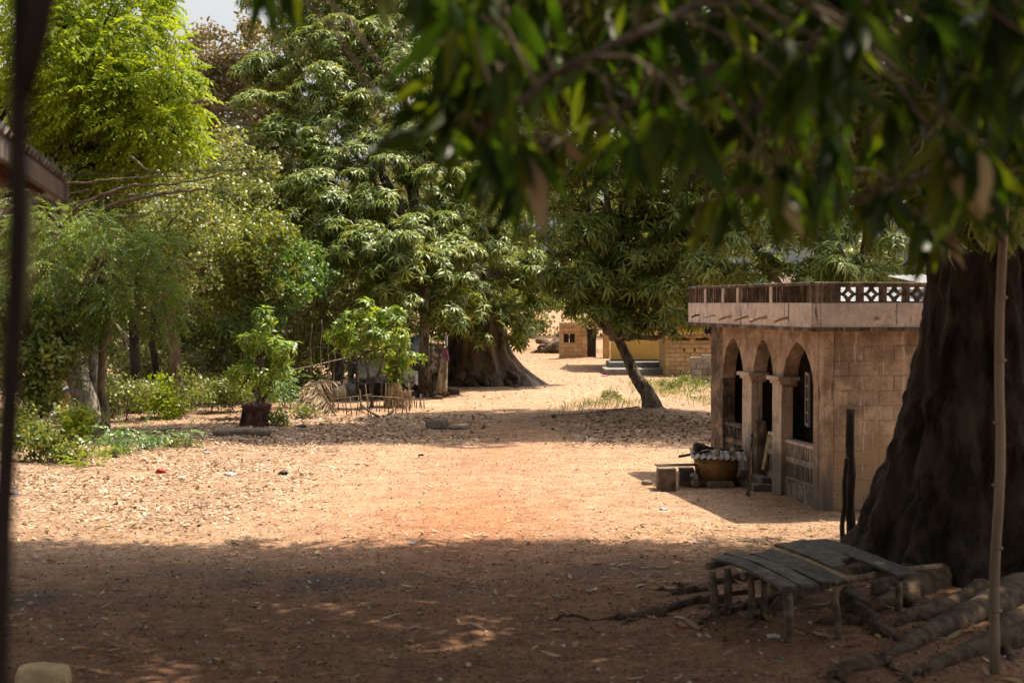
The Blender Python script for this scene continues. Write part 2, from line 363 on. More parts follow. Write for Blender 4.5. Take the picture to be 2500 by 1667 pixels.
class MB:
    """collects shapes in world coordinates; build() links them as one mesh object"""
    def __init__(s):
        s.v = []; s.f = []; s.sm = []
    def add(s, vs, fs, smooth=False):
        b = len(s.v)
        s.v += [tuple(float(c) for c in p) for p in vs]
        s.f += [tuple(i + b for i in q) for q in fs]
        s.sm += [smooth] * len(fs)
        return s
    def hexa(s, p):   # 8 points: bottom 4 then top 4
        return s.add(p, [(3, 2, 1, 0), (4, 5, 6, 7), (0, 1, 5, 4), (1, 2, 6, 5), (2, 3, 7, 6), (3, 0, 4, 7)])
    def box(s, c, d, rz=0, fr=None):
        c = np.array(c, float); hx, hy, hz = np.array(d, float) / 2
        if fr is None:
            ax = np.array((math.cos(rz), math.sin(rz), 0)); ay = np.array((-math.sin(rz), math.cos(rz), 0)); az = np.array((0, 0, 1.0))
        else: ax, ay, az = fr
        q = [(-1, -1), (1, -1), (1, 1), (-1, 1)]
        return s.hexa([c + a * hx * ax + b_ * hy * ay - hz * az for a, b_ in q] + [c + a * hx * ax + b_ * hy * ay + hz * az for a, b_ in q])
    def tube(s, pts, rad, n=8, cap=True, wob=0.0, seed=0, lobes=0, lobeamp=0.0):
        pts = [np.array(p, float) for p in pts]
        r_ = random.Random(seed)
        if isinstance(rad, (int, float)): rad = [rad] * len(pts)
        rings = []; prev = None
        for i, p in enumerate(pts):
            t = pts[min(i + 1, len(pts) - 1)] - pts[max(i - 1, 0)]
            t = t / (np.linalg.norm(t) + 1e-9)
            if prev is None:
                a = np.array((1.0, 0, 0)) if abs(t[0]) < 0.8 else np.array((0, 1.0, 0))
            else: a = prev
            a = a - t * a.dot(t); a /= np.linalg.norm(a); prev = a
            b = np.cross(t, a)
            ring = []
            for k in range(n):
                an = 2 * math.pi * k / n
                rr = rad[i] * (1 + wob * r_.uniform(-1, 1))
                if lobes: rr *= 1 + lobeamp * math.cos(lobes * an + i * 0.25) * (1.0 if not callable(lobeamp) else 1)
                ring.append(p + rr * (math.cos(an) * a + math.sin(an) * b))
            rings.append(ring)
        vs = [v for r in rings for v in r]
        fs = []
        for i in range(len(pts) - 1):
            for k in range(n):
                k2 = (k + 1) % n
                fs.append((i * n + k, i * n + k2, (i + 1) * n + k2, (i + 1) * n + k))
        s.add(vs, fs, True)
        if cap:
            b = len(s.v) - len(vs)
            s.f += [tuple(b + k for k in range(n))[::-1], tuple(b + (len(pts) - 1) * n + k for k in range(n))]
            s.sm += [False, False]
        return s
    def lathe(s, c, prof, n=20, squash=1.0, rot=0.0):
        c = np.array(c, float); vs = []
        for r, z in prof:
            for k in range(n):
                an = 2 * math.pi * k / n + rot
                vs.append(c + np.array((r * math.cos(an), r * squash * math.sin(an), z)))
        fs = []
        for i in range(len(prof) - 1):
            for k in range(n):
                k2 = (k + 1) % n
                fs.append((i * n + k, i * n + k2, (i + 1) * n + k2, (i + 1) * n + k))
        return s.add(vs, fs, True)
    def prism(s, poly, d):
        n = len(poly); d = np.array(d, float)
        p = [np.array(q, float) for q in poly]
        return s.add(p + [q + d for q in p], [tuple(range(n))[::-1], tuple(range(n, 2 * n))] + [(i, (i + 1) % n, n + (i + 1) % n, n + i) for i in range(n)])
    def mesh(s, name, mat, o0=np.zeros(3)):
        me = bpy.data.meshes.new(name)
        me.from_pydata([tuple(np.array(v) - o0) for v in s.v], [], s.f)
        me.polygons.foreach_set('use_smooth', s.sm)
        me.materials.append(MT[mat] if isinstance(mat, str) else mat)
        me.update()
        return me
    def build(s, name, mat, parent=None, kind=None, bev=0.0):
        o = link(name, s.mesh(name, mat, org(parent)), parent)
        if bev:
            md = o.modifiers.new('bevel', 'BEVEL'); md.width = bev; md.segments = 2; md.limit_method = 'ANGLE'
        if kind: o['kind'] = kind
        return o
def curve_pts(pts, n=10, jit=0.0, seed=0):
    """Catmull-Rom through the points"""
    P = [np.array(p, float) for p in pts]
    P = [2 * P[0] - P[1]] + P + [2 * P[-1] - P[-2]]
    out = []
    r_ = np.random.default_rng(seed)
    for i in range(1, len(P) - 2):
        for k in range(n):
            t = k / n
            a, b, c, d = P[i - 1], P[i], P[i + 1], P[i + 2]
            out.append(0.5 * ((2 * b) + (-a + c) * t + (2 * a - 5 * b + 4 * c - d) * t * t + (-a + 3 * b - 3 * c + d) * t ** 3))
    out.append(P[-2])
    if jit:
        out = [o + r_.normal(0, jit, 3) for o in out]
    return out
def rough_stone(name, c, d, mat, parent=None, seed=0, n=3, amp=0.12, boxy=True, rz=0):
    bm = bmesh.new()
    if boxy:
        bmesh.ops.create_cube(bm, size=1)
        bmesh.ops.subdivide_edges(bm, edges=bm.edges, cuts=n, use_grid_fill=True)
    else:
        bmesh.ops.create_icosphere(bm, subdivisions=2, radius=0.55)
    r_ = random.Random(seed)
    ca, sa = math.cos(rz), math.sin(rz)
    for v in bm.verts:
        v.co += Vector([r_.uniform(-1, 1) * amp * 0.5 for _ in range(3)])
        if boxy:
            k = 1 - 0.10 * (abs(v.co.x * 2) ** 4 * abs(v.co.y * 2) ** 4 + abs(v.co.z * 2) ** 4 * (abs(v.co.x * 2) ** 4 + abs(v.co.y * 2) ** 4))
            v.co *= max(k, 0.8)
        x, y, z = v.co.x * d[0], v.co.y * d[1], v.co.z * d[2]
        v.co = Vector((x * ca - y * sa, x * sa + y * ca, z))
    me = bpy.data.meshes.new(name)
    bm.to_mesh(me); bm.free()
    me.polygons.foreach_set('use_smooth', [not boxy] * len(me.polygons))
    me.materials.append(MT[mat])
    return link(name, me, parent, c)

# ------------------------------------------------------------------ foliage helpers
def leaf_t(L, W, bend=0.25, fold=0.18, segs=3, shape='lance'):
    """a leaf along +x as a strip; returns verts, tris"""
    V = [(0, 0, 0)]
    for i in range(1, segs):
        x = i / segs
        if shape == 'lance': wd = math.sin(math.pi * min(x * 1.05, 1) ** 0.85) * 0.5
        else: wd = math.sin(math.pi * x ** 0.8) ** 0.7 * 0.5
        z = -bend * x * x
        V += [(x * L, wd * W, z * L + fold * wd * W), (x * L, -wd * W, z * L + fold * wd * W)]
    V.append((L * (1 - 0.25 * bend), 0, -bend * L))
    T = [(0, 2, 1)]
    for i in range(segs - 2):
        a, b, c, d = 1 + 2 * i, 2 + 2 * i, 3 + 2 * i, 4 + 2 * i
        T += [(a, b, d), (a, d, c)]
    T.append((2 * segs - 3, 2 * segs - 2, 2 * segs - 1))
    return np.array(V), np.array(T)
def rotm(axis, ang):
    return np.array(Matrix.Rotation(ang, 3, Vector(axis)))
def rosette_t(r, n=11, L=0.2, W=0.045, down=0.2, spread=0.5, bend=0.5, segs=3):
    """whorl of drooping leaves around +z"""
    Vs, Ts, Rn = [], [], []; b = 0
    for i in range(n):
        k = r.uniform(0.7, 1.1)
        V, T = leaf_t(L * k, W * r.uniform(0.8, 1.15), r.uniform(0.5, 1.4) * bend, .18, segs)
        el = spread * r.uniform(0.1, 1.5) - down
        R = rotm((0, 0, 1), 2.4 * i + r.uniform(-.3, .3)) @ rotm((0, 1, 0), -el) @ rotm((1, 0, 0), r.uniform(-.5, .5))
        Vs.append(V @ R.T + np.array((0, 0, -0.05 * L * i / n))); Ts.append(T + b); b += len(V)
        Rn += [r.uniform(0, 1)] * len(T)
    return np.vstack(Vs), np.vstack(Ts), np.array(Rn)
def pinnate_t(r, L=0.4, pairs=6, l=0.12, w=0.05, bend=0.5):
    Vs, Ts, Rn = [], [], []; b = 0
    for i in range(pairs + 1):
        x = 0.2 + 0.8 * i / pairs
        p = np.array((x * L, 0, -bend * x * x * L))
        for sgn in ((1, -1) if i < pairs else (0,)):
            V, T = leaf_t(l * r.uniform(.8, 1.1), w, 0.3, 0.1, 2)
            R = rotm((0, 0, 1), sgn * r.uniform(0.9, 1.3)) @ rotm((0, 1, 0), r.uniform(0.0, 0.7)) @ rotm((1, 0, 0), r.uniform(-.3, .3))
            Vs.append(V @ R.T + p); Ts.append(T + b); b += len(V)
            Rn += [r.uniform(0, 1)] * len(T)
    return np.vstack(Vs), np.vstack(Ts), np.array(Rn)
def sprig_t(r, n=9, L=0.38, l=0.135, w=0.07, segs=3):
    Vs, Ts, Rn = [], [], []; b = 0
    for i in range(n):
        V, T = leaf_t(l * r.uniform(.6, 1.25), w * r.uniform(.7, 1.2), r.uniform(0, .5), 0.2, segs, 'oval')
        R = rotm((0, 0, 1), r.uniform(0, 6.28)) @ rotm((0, 1, 0), r.uniform(-0.5, 1.2)) @ rotm((1, 0, 0), r.uniform(-1, 1))
        p = np.array((r.uniform(-.2, 1) * L * .5, r.uniform(-.5, .5) * L, r.uniform(-.5, .5) * L))
        Vs.append(V @ R.T + p); Ts.append(T + b); b += len(V)
        Rn += [r.uniform(0, 1)] * len(T)
    return np.vstack(Vs), np.vstack(Ts), np.array(Rn)
def frames(N, r):
    """rotation matrices whose z axis is N, random spin"""
    N = N / (np.linalg.norm(N, axis=1, keepdims=True) + 1e-9)
    a = r.normal(size=N.shape)
    X = a - N * (a * N).sum(1, keepdims=True)
    X /= np.linalg.norm(X, axis=1, keepdims=True) + 1e-9
    Y = np.cross(N, X)
    return np.stack([X, Y, N], axis=2)
def scatter(temps, P, R, S, r, toneP=None):
    Vo, To, Ro = [], [], []; b = 0
    pick = r.integers(0, len(temps), len(P))
    for k, (V, T, Rn) in enumerate(temps):
        idx = np.where(pick == k)[0]
        if not len(idx): continue
        W = np.einsum('nij,vj->nvi', R[idx], V) * S[idx][:, None, None] + P[idx][:, None, :]
        Vo.append(W.reshape(-1, 3))
        To.append((T[None] + (np.arange(len(idx)) * len(V))[:, None, None]).reshape(-1, 3) + b)
        tone = r.normal(0, 0.12, len(idx)) if toneP is None else toneP[idx]
        Ro.append(np.clip(Rn[None] * 0.75 + 0.1 + tone[:, None] + r.normal(0, .05, (len(idx), 1)), 0, 0.94 + 0.06 * (r.random((len(idx), 1)) < 0.03)).ravel())
        b += len(idx) * len(V)
    return np.vstack(Vo), np.vstack(To), np.concatenate(Ro)
def crown_pts(lobes, n, r, sub=0.32, inner=0.22, up=0.35):
    L = np.array([l[:6] for l in lobes], float)
    area = (L[:, 3] * L[:, 4] + L[:, 4] * L[:, 5] + L[:, 3] * L[:, 5])
    cnt = np.maximum(1, (area / area.sum() * n)).astype(int)
    P, N = [], []
    for (cx, cy, cz, rx, ry, rz), c in zip(L, cnt):
        c0 = np.array((cx, cy, cz)); rr = np.array((rx, ry, rz)); m = rr.mean()
        nsub = max(6, int(c / 22))
        d = r.normal(size=(nsub, 3)); d /= np.linalg.norm(d, axis=1, keepdims=True)
        sc_ = d * rr * r.uniform(0.55, 1.0, (nsub, 1)) ** 0.7
        srad = sub * m * r.uniform(0.6, 1.3, nsub)
        k = int(c * (1 - inner))
        j = r.integers(0, nsub, k)
        e = r.normal(size=(k, 3)); e /= np.linalg.norm(e, axis=1, keepdims=True)
        e = e + 0.8 * d[j] + np.array((0, 0, up)); e /= np.linalg.norm(e, axis=1, keepdims=True)
        P.append(c0 + sc_[j] + e * srad[j][:, None] * np.array((1, 1, .75))); N.append(e + np.array((0, 0, up * 2.0)))
        k2 = c - k
        e = r.normal(size=(k2, 3)); e /= np.linalg.norm(e, axis=1, keepdims=True)
        P.append(c0 + e * rr * r.uniform(0.2, 0.95, (k2, 1))); N.append(e + np.array((0, 0, up)))
    return np.vstack(P), np.vstack(N)
ROS = [rosette_t(np.random.default_rng(i), 11, 0.23, 0.038, 0.05, 0.5, 0.75) for i in range(6)]
ROS_F = [rosette_t(np.random.default_rng(110 + i), 11, 0.22, 0.046, 0.05, 0.5, 0.6, 2) for i in range(6)]
SPR_F = [sprig_t(np.random.default_rng(130 + i), 9, .38, .15, .08, 2) for i in range(6)]
ROS_Y = [rosette_t(np.random.default_rng(20 + i), 10, 0.22, 0.050, 0.35, 0.6, 0.5) for i in range(4)]
PIN = [pinnate_t(np.random.default_rng(40 + i), 0.42, 6, 0.13, 0.055, 0.5) for i in range(5)]
FEA = [pinnate_t(np.random.default_rng(60 + i), 0.36, 9, 0.095, 0.026, 0.6) for i in range(5)]
SPR = [sprig_t(np.random.default_rng(80 + i)) for i in range(6)]
SPR_B = [sprig_t(np.random.default_rng(90 + i), 8, 0.45, 0.16, 0.085) for i in range(5)]
BLO = [sprig_t(np.random.default_rng(95 + i), 14, 0.12, 0.03, 0.02) for i in range(3)]
def horiz_frames(N, r, droop=0.3):
    """frames for compound leaves: x axis points out (and down), z up-ish"""
    X = N.copy(); X[:, 2] = X[:, 2] * 0.3 - droop
    X += r.normal(0, 0.35, X.shape)
    X /= np.linalg.norm(X, axis=1, keepdims=True) + 1e-9
    Z = np.tile(np.array((0, 0, 1.0)), (len(N), 1)) + r.normal(0, 0.25, N.shape)
    Z -= X * (X * Z).sum(1, keepdims=True); Z /= np.linalg.norm(Z, axis=1, keepdims=True) + 1e-9
    return np.stack([X, np.cross(Z, X), Z], axis=2)
def foliage(parent, name, lobes, n, mat, temps, seed, size=1.0, mode='ros', up=0.35, sub=0.32, inner=0.22, zmin=None, clip=None):
    r = np.random.default_rng(seed)
    P, N = crown_pts(lobes, n, r, sub, inner, up)
    keep = np.ones(len(P), bool)
    if zmin is not None: keep &= P[:, 2] > zmin
    if clip is not None: keep &= clip(P)
    P, N = P[keep], N[keep]
    R = frames(N, r) if mode == 'ros' else horiz_frames(N, r)
    if mode == 'spr': R = frames(r.normal(size=N.shape) + N * 0.3, r)
    S = size * r.uniform(0.7, 1.25, len(P))
    # clumps of tone, by place
    ph = r.uniform(0, 6, 3)
    tone = 0.10 * np.sin(P[:, 0] * 1.9 + ph[0]) * np.sin(P[:, 2] * 2.3 + ph[1]) + r.normal(0, 0.08, len(P))
    V, T, Rn = scatter(temps, P, R, S, r, tone)
    return np_obj(name, V, T, MT[mat] if isinstance(mat, str) else mat, parent, False, Rn, 'stuff')
def limbs(parent, fork, lobes, r0, mat, seed, twigs=3, name='limb'):
    r = np.random.default_rng(seed)
    for i, l in enumerate(lobes):
        c = np.array(l[:3]); rr = np.array(l[3:6])
        mb = MB()
        mid = (np.array(fork) + c) / 2 + r.normal(0, 0.25, 3) + np.array((0, 0, -0.2))
        pts = curve_pts([fork, mid, c], 5, 0.03, seed + i)
        mb.tube(pts, list(np.linspace(r0, r0 * 0.3, len(pts))), 6)
        for k in range(twigs):
            e = r.normal(size=3); e /= np.linalg.norm(e)
            q = curve_pts([c, c + e * rr * 0.5 + np.array((0, 0, .1)), c + e * rr * 0.95], 3, 0.03, seed * 7 + k)
            mb.tube(q, list(np.linspace(r0 * 0.3, 0.008, len(q))), 5)
        mb.build(name, mat, parent)

# ================================================================== GROUND
def sstep(x, a, b):
    t = np.clip((x - a) / (b - a), 0, 1)
    return t * t * (3 - 2 * t)
def vnoise(X, Y, s, seed):
    r = np.random.default_rng(seed)
    o = np.zeros_like(X)
    for k in range(6):
        a = r.uniform(0, 6.28); f = s * r.uniform(0.6, 1.7)
        o += np.sin((X * math.cos(a) + Y * math.sin(a)) * f + r.uniform(0, 6.28))
    return o / 6
xs = np.concatenate([np.linspace(-400, -40, 25)[:-1], np.linspace(-40, -14, 40)[:-1], np.linspace(-14, 10, 110)[:-1], np.linspace(10, 40, 40)[:-1], np.linspace(40, 400, 25)])
ys = np.concatenate([np.linspace(-60, 4, 20)[:-1], np.linspace(4, 26, 115)[:-1], np.linspace(26, 70, 110)[:-1], np.linspace(70, 150, 60)[:-1], np.linspace(150, 600, 30)])
GX, GY = np.meshgrid(xs, ys)
def gheight(X, Y):
    h = 0.018 * vnoise(X, Y, 2.2, 1) + 0.012 * vnoise(X, Y, 6.0, 2)
    near = sstep(Y, 2, 8) * (1 - sstep(Y, 60, 90))
    h = h * near
    h = h + 0.22 * np.exp(-(((X - 3.3) / 1.9) ** 2 + ((Y - 67.3) / 1.6) ** 2))
    h = h + 0.10 * np.exp(-(((X - 3.35) / 0.9) ** 2 + ((Y - 36) / 0.9) ** 2))
    h = h + 0.07 * np.exp(-(((X - 4.2) / 2.2) ** 2 + ((Y - 14.3) / 2.0) ** 2))
    return h
def gz(x, y):
    return float(gheight(np.array([x], float), np.array([y], float))[0])
GZ = gheight(GX, GY)
wob = 0.9 * vnoise(GX, GY, 0.9, 5)
litter = (1 - sstep(GX + wob, -4.6, -2.2)) * sstep(GY + wob, 15.2, 18.5) * (1 - sstep(GY, 40, 60) * 0.6)
litter = np.maximum(litter, 0.8 * sstep(GX + wob, 0.6, 2.4) * sstep(GY + wob, 26.6, 28.5) * (1 - sstep(GY + wob, 36, 42)))
litter = np.maximum(litter, 0.75 * (1 - sstep(GX + wob, -2, 0.5)) * sstep(GY + 0.4 * wob, 27, 28.5) * (1 - sstep(GY + wob, 30.5, 33.5)))
orange = np.exp(-(((GX + 0.5 + wob) / 1.7) ** 2 + ((GY - 17.5) / 3.6) ** 2)) * 0.95 + 0.6 * np.exp(-(((GX + 0.3) / 1.8) ** 2 + ((GY - 27) / 8) ** 2)) + 0.55 * sstep(GY, 50, 75)
orange = np.clip(orange + 0.35 * (1 - sstep(GY, 12, 18)), 0, 1)
near_shade = 0.62 * (1 - sstep(GY + wob, 12.0, 18.0))  # near soil painted darker and redder, standing in for canopy shade
ash = np.exp(-(((GX + 2.3) / 1.9) ** 2 + ((GY + 0.22 * GX - 13.6) / 0.55) ** 2)) * 0.75 + np.exp(-(((GX + 4.6) / 1.0) ** 2 + ((GY - 13.1) / 0.5) ** 2)) * 0.7 + 0.6 * np.exp(-(((GX - 1.6) / 1.3) ** 2 + ((GY - 14.6) / 0.8) ** 2))
ash = np.clip(ash * (0.75 + 0.8 * vnoise(GX, GY, 5, 9)), 0, 0.85)
ny, nx = GX.shape
idx = np.arange(ny * nx).reshape(ny, nx)
Fq = np.stack([idx[:-1, :-1], idx[:-1, 1:], idx[1:, 1:], idx[1:, :-1]], -1).reshape(-1, 4)
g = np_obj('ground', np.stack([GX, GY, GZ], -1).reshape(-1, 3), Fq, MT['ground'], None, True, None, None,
           {'litter': litter.ravel(), 'orange': orange.ravel(), 'near_shade': near_shade.ravel(), 'ash': ash.ravel()})
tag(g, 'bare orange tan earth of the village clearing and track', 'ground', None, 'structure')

# ================================================================== HOUSE WITH ARCHES
NC = gp(2010, 1247)
U = np.array((-0.171, 0.985, 0)); U /= np.linalg.norm(U)
Wv = np.array((U[1], -U[0], 0))
Zv = np.array((0, 0, 1.0))
def H(s, w_, z): return NC + s * U + w_ * Wv + z * Zv
def hbox(mb, s0, s1, w0, w1, z0, z1):
    q = [(s0, w0), (s0, w1), (s1, w1), (s1, w0)]
    return mb.hexa([H(a, b, z0) for a, b in q] + [H(a, b, z1) for a, b in q])
HL, HD, ZT = 4.86, 7.0, 2.41
house = thing('arched_house', NC, 'low tan block house with arched veranda, stained cream parapet and lattice blocks', 'house')
# side wall facing the camera: core wall and its blocks
hbox(MB(), 0.03, 0.2, 0.14, HD, -0.2, ZT).build('side_wall', 'mortar', house)
hbox(MB(), 0.0, 0.2, 0.0, 0.14, -0.2, ZT).build('corner_pilaster', 'plaster', house, bev=0.02)
bw, bh = 0.425, 0.2
blk = {}
rb = random.Random(3)
def block_mesh(key, L, Hh, T, mat, amp=0.006):
    bm = bmesh.new()
    bmesh.ops.create_cube(bm, size=1)
    bmesh.ops.scale(bm, vec=(L, T, Hh), verts=bm.verts)
    r_ = random.Random(key)
    for v in bm.verts: v.co += Vector([r_.uniform(-amp, amp) for _ in range(3)])
    bmesh.ops.bevel(bm, geom=list(bm.edges), offset=0.008, segments=1, affect='EDGES')
    me = bpy.data.meshes.new('block'); bm.to_mesh(me); bm.free()
    me.materials.append(MT[mat]); return me
fullb = [block_mesh(i, bw - 0.008, bh - 0.007, 0.06, 'block') for i in range(4)]
halfb = [block_mesh(10 + i, bw / 2 - 0.008, bh - 0.007, 0.06, 'block') for i in range(2)]
angW = math.atan2(Wv[1], Wv[0])
sw = house.children[0]
for r_ in range(12):
    z = -0.01 + bh * (r_ + 0.5)
    wpos = 0.143
    if r_ % 2: 
        link('block', rb.choice(halfb), sw, H(0.052 + rb.uniform(-.004, .004), wpos + bw / 4, z), (0, 0, angW)); wpos += bw / 2
    while wpos + bw < 5.2:
        link('block', rb.choice(fullb), sw, H(0.052 + rb.uniform(-.006, .005), wpos + bw / 2, z), (0, rb.uniform(-.004, .004), angW)); wpos += bw
# facade: pilasters, columns and arches
hbox(MB(), 0.2, 0.37, 0.0, 0.22, -0.2, ZT).build('near_pilaster', 'plaster', house)
hbox(MB(), 4.24, HL, 0.0, 0.22, -0.2, ZT).build('far_pilaster', 'blackened', house, bev=0.015)
OPEN = [(0.37, 1.53), (1.90, 2.80), (3.22, 4.24)]
COLS = [(1.53, 1.90), (2.80, 3.22)]
ZS, ZC = 1.60, 1.70
for a, b in COLS:
    c = hbox(MB(), a, b, -0.02, 0.16, 0.0, 1.60).build('column', 'column', house, bev=0.01)
    cap = MB()
    hbox(cap, a - 0.03, b + 0.03, -0.05, 0.20, 1.60, 1.645)
    hbox(cap, a - 0.07, b + 0.07, -0.09, 0.24, 1.645, 1.705)
    cap.build('capital', 'column', c, bev=0.01)
# arch wall
aw = MB()
def arch_z(s, a, b):
    t = abs((s - (a + b) / 2) / ((b - a) / 2))
    return ZC - 0.15 + 0.66 * math.sqrt(max(0, 1 - t ** 1.55))
bounds = []
for (a, b) in OPEN:
    ss = [a + (b - a) * (0.5 - 0.5 * math.cos(math.pi * k / 22)) for k in range(23)]
    rj = random.Random(int(a * 100))
    zz = [arch_z(s, a, b) + (rj.uniform(-.012, .012) if 0 < i < 22 else 0) for i, s in enumerate(ss)]
    for i in range(22):
        s0, s1, z0, z1 = ss[i], ss[i + 1], zz[i], zz[i + 1]
        v = [H(s0, 0, z0), H(s1, 0, z1), H(s1, 0, ZT), H(s0, 0, ZT), H(s0, .22, z0 + .01), H(s1, .22, z1 + .01), H(s1, .22, ZT), H(s0, .22, ZT)]
        aw.add(v, [(0, 3, 2, 1), (4, 5, 6, 7), (0, 1, 5, 4)])
for a, b in COLS:
    v = [(a, ZC), (b, ZC), (b, ZT), (a, ZT)]
    aw.add([H(s, 0, z) for s, z in v] + [H(s, .22, z) for s, z in v], [(0, 3, 2, 1), (4, 5, 6, 7), (0, 1, 5, 4), (1, 2, 6, 5), (0, 4, 7, 3)])
    for s, o_ in ((a, -1), (b, 1)):   # springers between capital and arch
        pass
aw.build('arch_wall', 'plaster', house)
# back walls, floor, ceiling
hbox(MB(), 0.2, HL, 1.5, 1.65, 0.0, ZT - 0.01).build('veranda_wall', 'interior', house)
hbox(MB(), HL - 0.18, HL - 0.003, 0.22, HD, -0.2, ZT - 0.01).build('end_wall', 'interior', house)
hbox(MB(), 0.2, HL, HD - 0.2, HD, -0.2, ZT - 0.01).build('rear_wall', 'plaster', house)
hbox(MB(), 0.21, HL - 0.19, 0.23, 1.5, -0.2, 0.16).build('veranda_floor', 'mortar', house)
hbox(MB(), -0.22, HL + 0.2, -0.2, HD + .2, ZT + 0.003, ZT + 0.09).build('roof_slab', 'mossy', house)
# plinth and entrance step
hbox(MB(), 0.37, 1.53, 0.03, 0.2, -0.2, 0.25).build('plinth', 'blackened', house)
hbox(MB(), 3.22, 4.24, 0.03, 0.2, -0.2, 0.27).build('plinth', 'blackened', house)
hbox(MB(), 1.90, 2.25, 0.03, 0.2, -0.2, 0.27).build('plinth', 'blackened', house)
stp = MB(); hbox(stp, 1.95, 3.15, -0.28, 0.02, -0.2, 0.11); hbox(stp, 2.05, 3.05, -0.12, 0.022, 0.10, 0.20)
stp.build('entrance_step', 'cement', house, bev=0.02)
# breeze block balustrades: each block two rows of slots
def breeze(a, b, z0, z1, mat):
    t = thing_part = MB()
    hbox(t, a, b, 0.04, 0.19, z1 - 0.045, z1)
    zm = (z0 + z1) / 2
    hbox(t, a, b, 0.05, 0.17, zm - 0.04, zm + 0.04)
    hbox(t, a, b, 0.05, 0.17, z0 - 0.01, z0 + 0.025)
    bal = t.build('balustrade', mat, house, bev=0.006)
    n = max(3, int(round((b - a) / 0.2)))
    bwid = (b - a) / n
    m = MB()
    zlo, zhi = z0 + 0.026, zm - 0.041
    hh = zhi - zlo
    me = None
    for row, (za, zb) in enumerate(((z0 + 0.026, zm - 0.041), (zm + 0.041, z1 - 0.046))):
        for k in range(n):
            s0 = a + k * bwid
            if me is None:
                q = MB()
                dz = zb - za
                nb = max(2, int(round(bwid / .066)))
                for b_ in range(nb):
                    c_ = bwid * (b_ + .5) / nb
                    hbox(q, c_ - .011, c_ + .011, 0.0 + .006 * (b_ % 2), 0.085, 0, dz)
                hbox(q, 0.001, bwid - 0.001, 0.02, 0.075, dz * .46, dz * .54)
                me = q.mesh('breeze_block', mat, NC)
            link('breeze_block', me, bal, H(s0, 0.06, za))
breeze(0.37, 1.53, 0.26, 0.81, 'column')
breeze(1.90, 2.24, 0.28, 0.86, 'column')
breeze(3.22, 4.24, 0.28, 0.84, 'blackened')
hbox(MB(), 2.62, 2.78, 0.0, 0.17, 0.0, 0.98).build('gate_post', 'blackened', house, bev=0.02)
# doors and shutters inside the veranda
dr = hbox(MB(), 1.5, 2.6, 1.42, 1.497, 0.16, 2.2).build('door', 'redwood', house)
for zz_ in (0.4, 1.0, 1.6):
    hbox(MB(), 1.6, 2.5, 1.40, 1.419, zz_, zz_ + 0.4).build('door_panel', 'redwood', dr)
dg = hbox(MB(), 0.5, 1.15, 1.44, 1.497, 0.16, 2.0).build('door', 'greypanel', house)
for zz_ in (0.3, 0.85, 1.4):
    hbox(MB(), 0.58, 1.07, 1.425, 1.439, zz_, zz_ + 0.45).build('door_panel', 'whitepaint' if False else 'greypanel', dg)
tr_ = MB()
hbox(tr_, 0.3, 1.4, 1.2, 1.26, 1.74, 1.78)
tr_.build('timber_rail', 'rafter', house)
# open white window shutter
def shutter(s0, w0, dirv, wd, z0, z1):
    d = np.array(dirv, float); d /= np.linalg.norm(d)
    def Q(a, z, off=0): return H(s0 + d[0] * a - d[1] * off, w0 + d[1] * a + d[0] * off, z)
    mb = MB()
    def bar(a0, a1, za, zb, t=0.03):
        mb.hexa([Q(a0, za, 0), Q(a1, za, 0), Q(a1, za, t), Q(a0, za, t), Q(a0, zb, 0), Q(a1, zb, 0), Q(a1, zb, t), Q(a0, zb, t)])
    bar(0, 0.045, z0, z1); bar(wd - 0.045, wd, z0, z1); bar(0.045, wd - .045, z0, z0 + .04); bar(0.045, wd - .045, z1 - .04, z1)
    for k in range(1, 4):
        zk = z0 + (z1 - z0) * k / 4
        bar(0.045, wd - .045, zk - .012, zk + .012)
    o = mb.build('shutter', 'whitepaint', house)
    for k in range(4):
        za = z0 + (z1 - z0) * k / 4 + 0.014; zb = z0 + (z1 - z0) * (k + 1) / 4 - 0.014
        if k == 0: za = z0 + .042
        if k == 3: zb = z1 - .042
        p = MB(); p.hexa([Q(.046, za, .01), Q(wd - .046, za, .01), Q(wd - .046, za, .018), Q(.046, za, .018), Q(.046, zb, .01), Q(wd - .046, zb, .01), Q(wd - .046, zb, .018), Q(.046, zb, .018)])
        p.build('pane', 'navy', o)
shutter(2.12, 0.62, (0.75, 0.2), 0.42, 0.92, 1.72)
# parapet: cream band, ribbed panels, posts, lattice blocks
pb = MB()
OH = 0.3
hbox(pb, -OH, HL + OH, -OH, -OH + 0.12, ZT, 2.76)
hbox(pb, -OH, -OH + 0.12, -OH + 0.12, HD + OH, ZT, 2.76)
hbox(pb, HL + OH - .12, HL + OH, -OH + .12, HD + OH, ZT, 3.0)
hbox(pb, -OH + .12, HL + OH - .12, HD + OH - .12, HD + OH, ZT, 3.0)
par = pb.build('parapet', 'cream', house, bev=0.012)
e_ = MB(); hbox(e_, -OH - .012, HL + OH + .01, -OH - 0.012, -OH + .05, ZT - .025, ZT + 0.028); hbox(e_, -OH - .012, -OH + .05, -OH + .05, HD + OH, ZT - .022, ZT + .03)
e_.build('drip_edge', 'blackened', par)
cp_ = MB(); hbox(cp_, -OH - .015, HL + OH, -OH - .015, -OH + .13, 2.985, 3.03); hbox(cp_, -OH - .015, -OH + .13, -OH + .13, HD + OH, 2.985, 3.028)
cp_.build('coping', 'mossy', par, bev=0.01)
pan = [(-0.22, 1.16), (1.26, 2.58), (2.68, 3.28), (3.38, 4.16), (4.26, HL + OH - 0.02)]
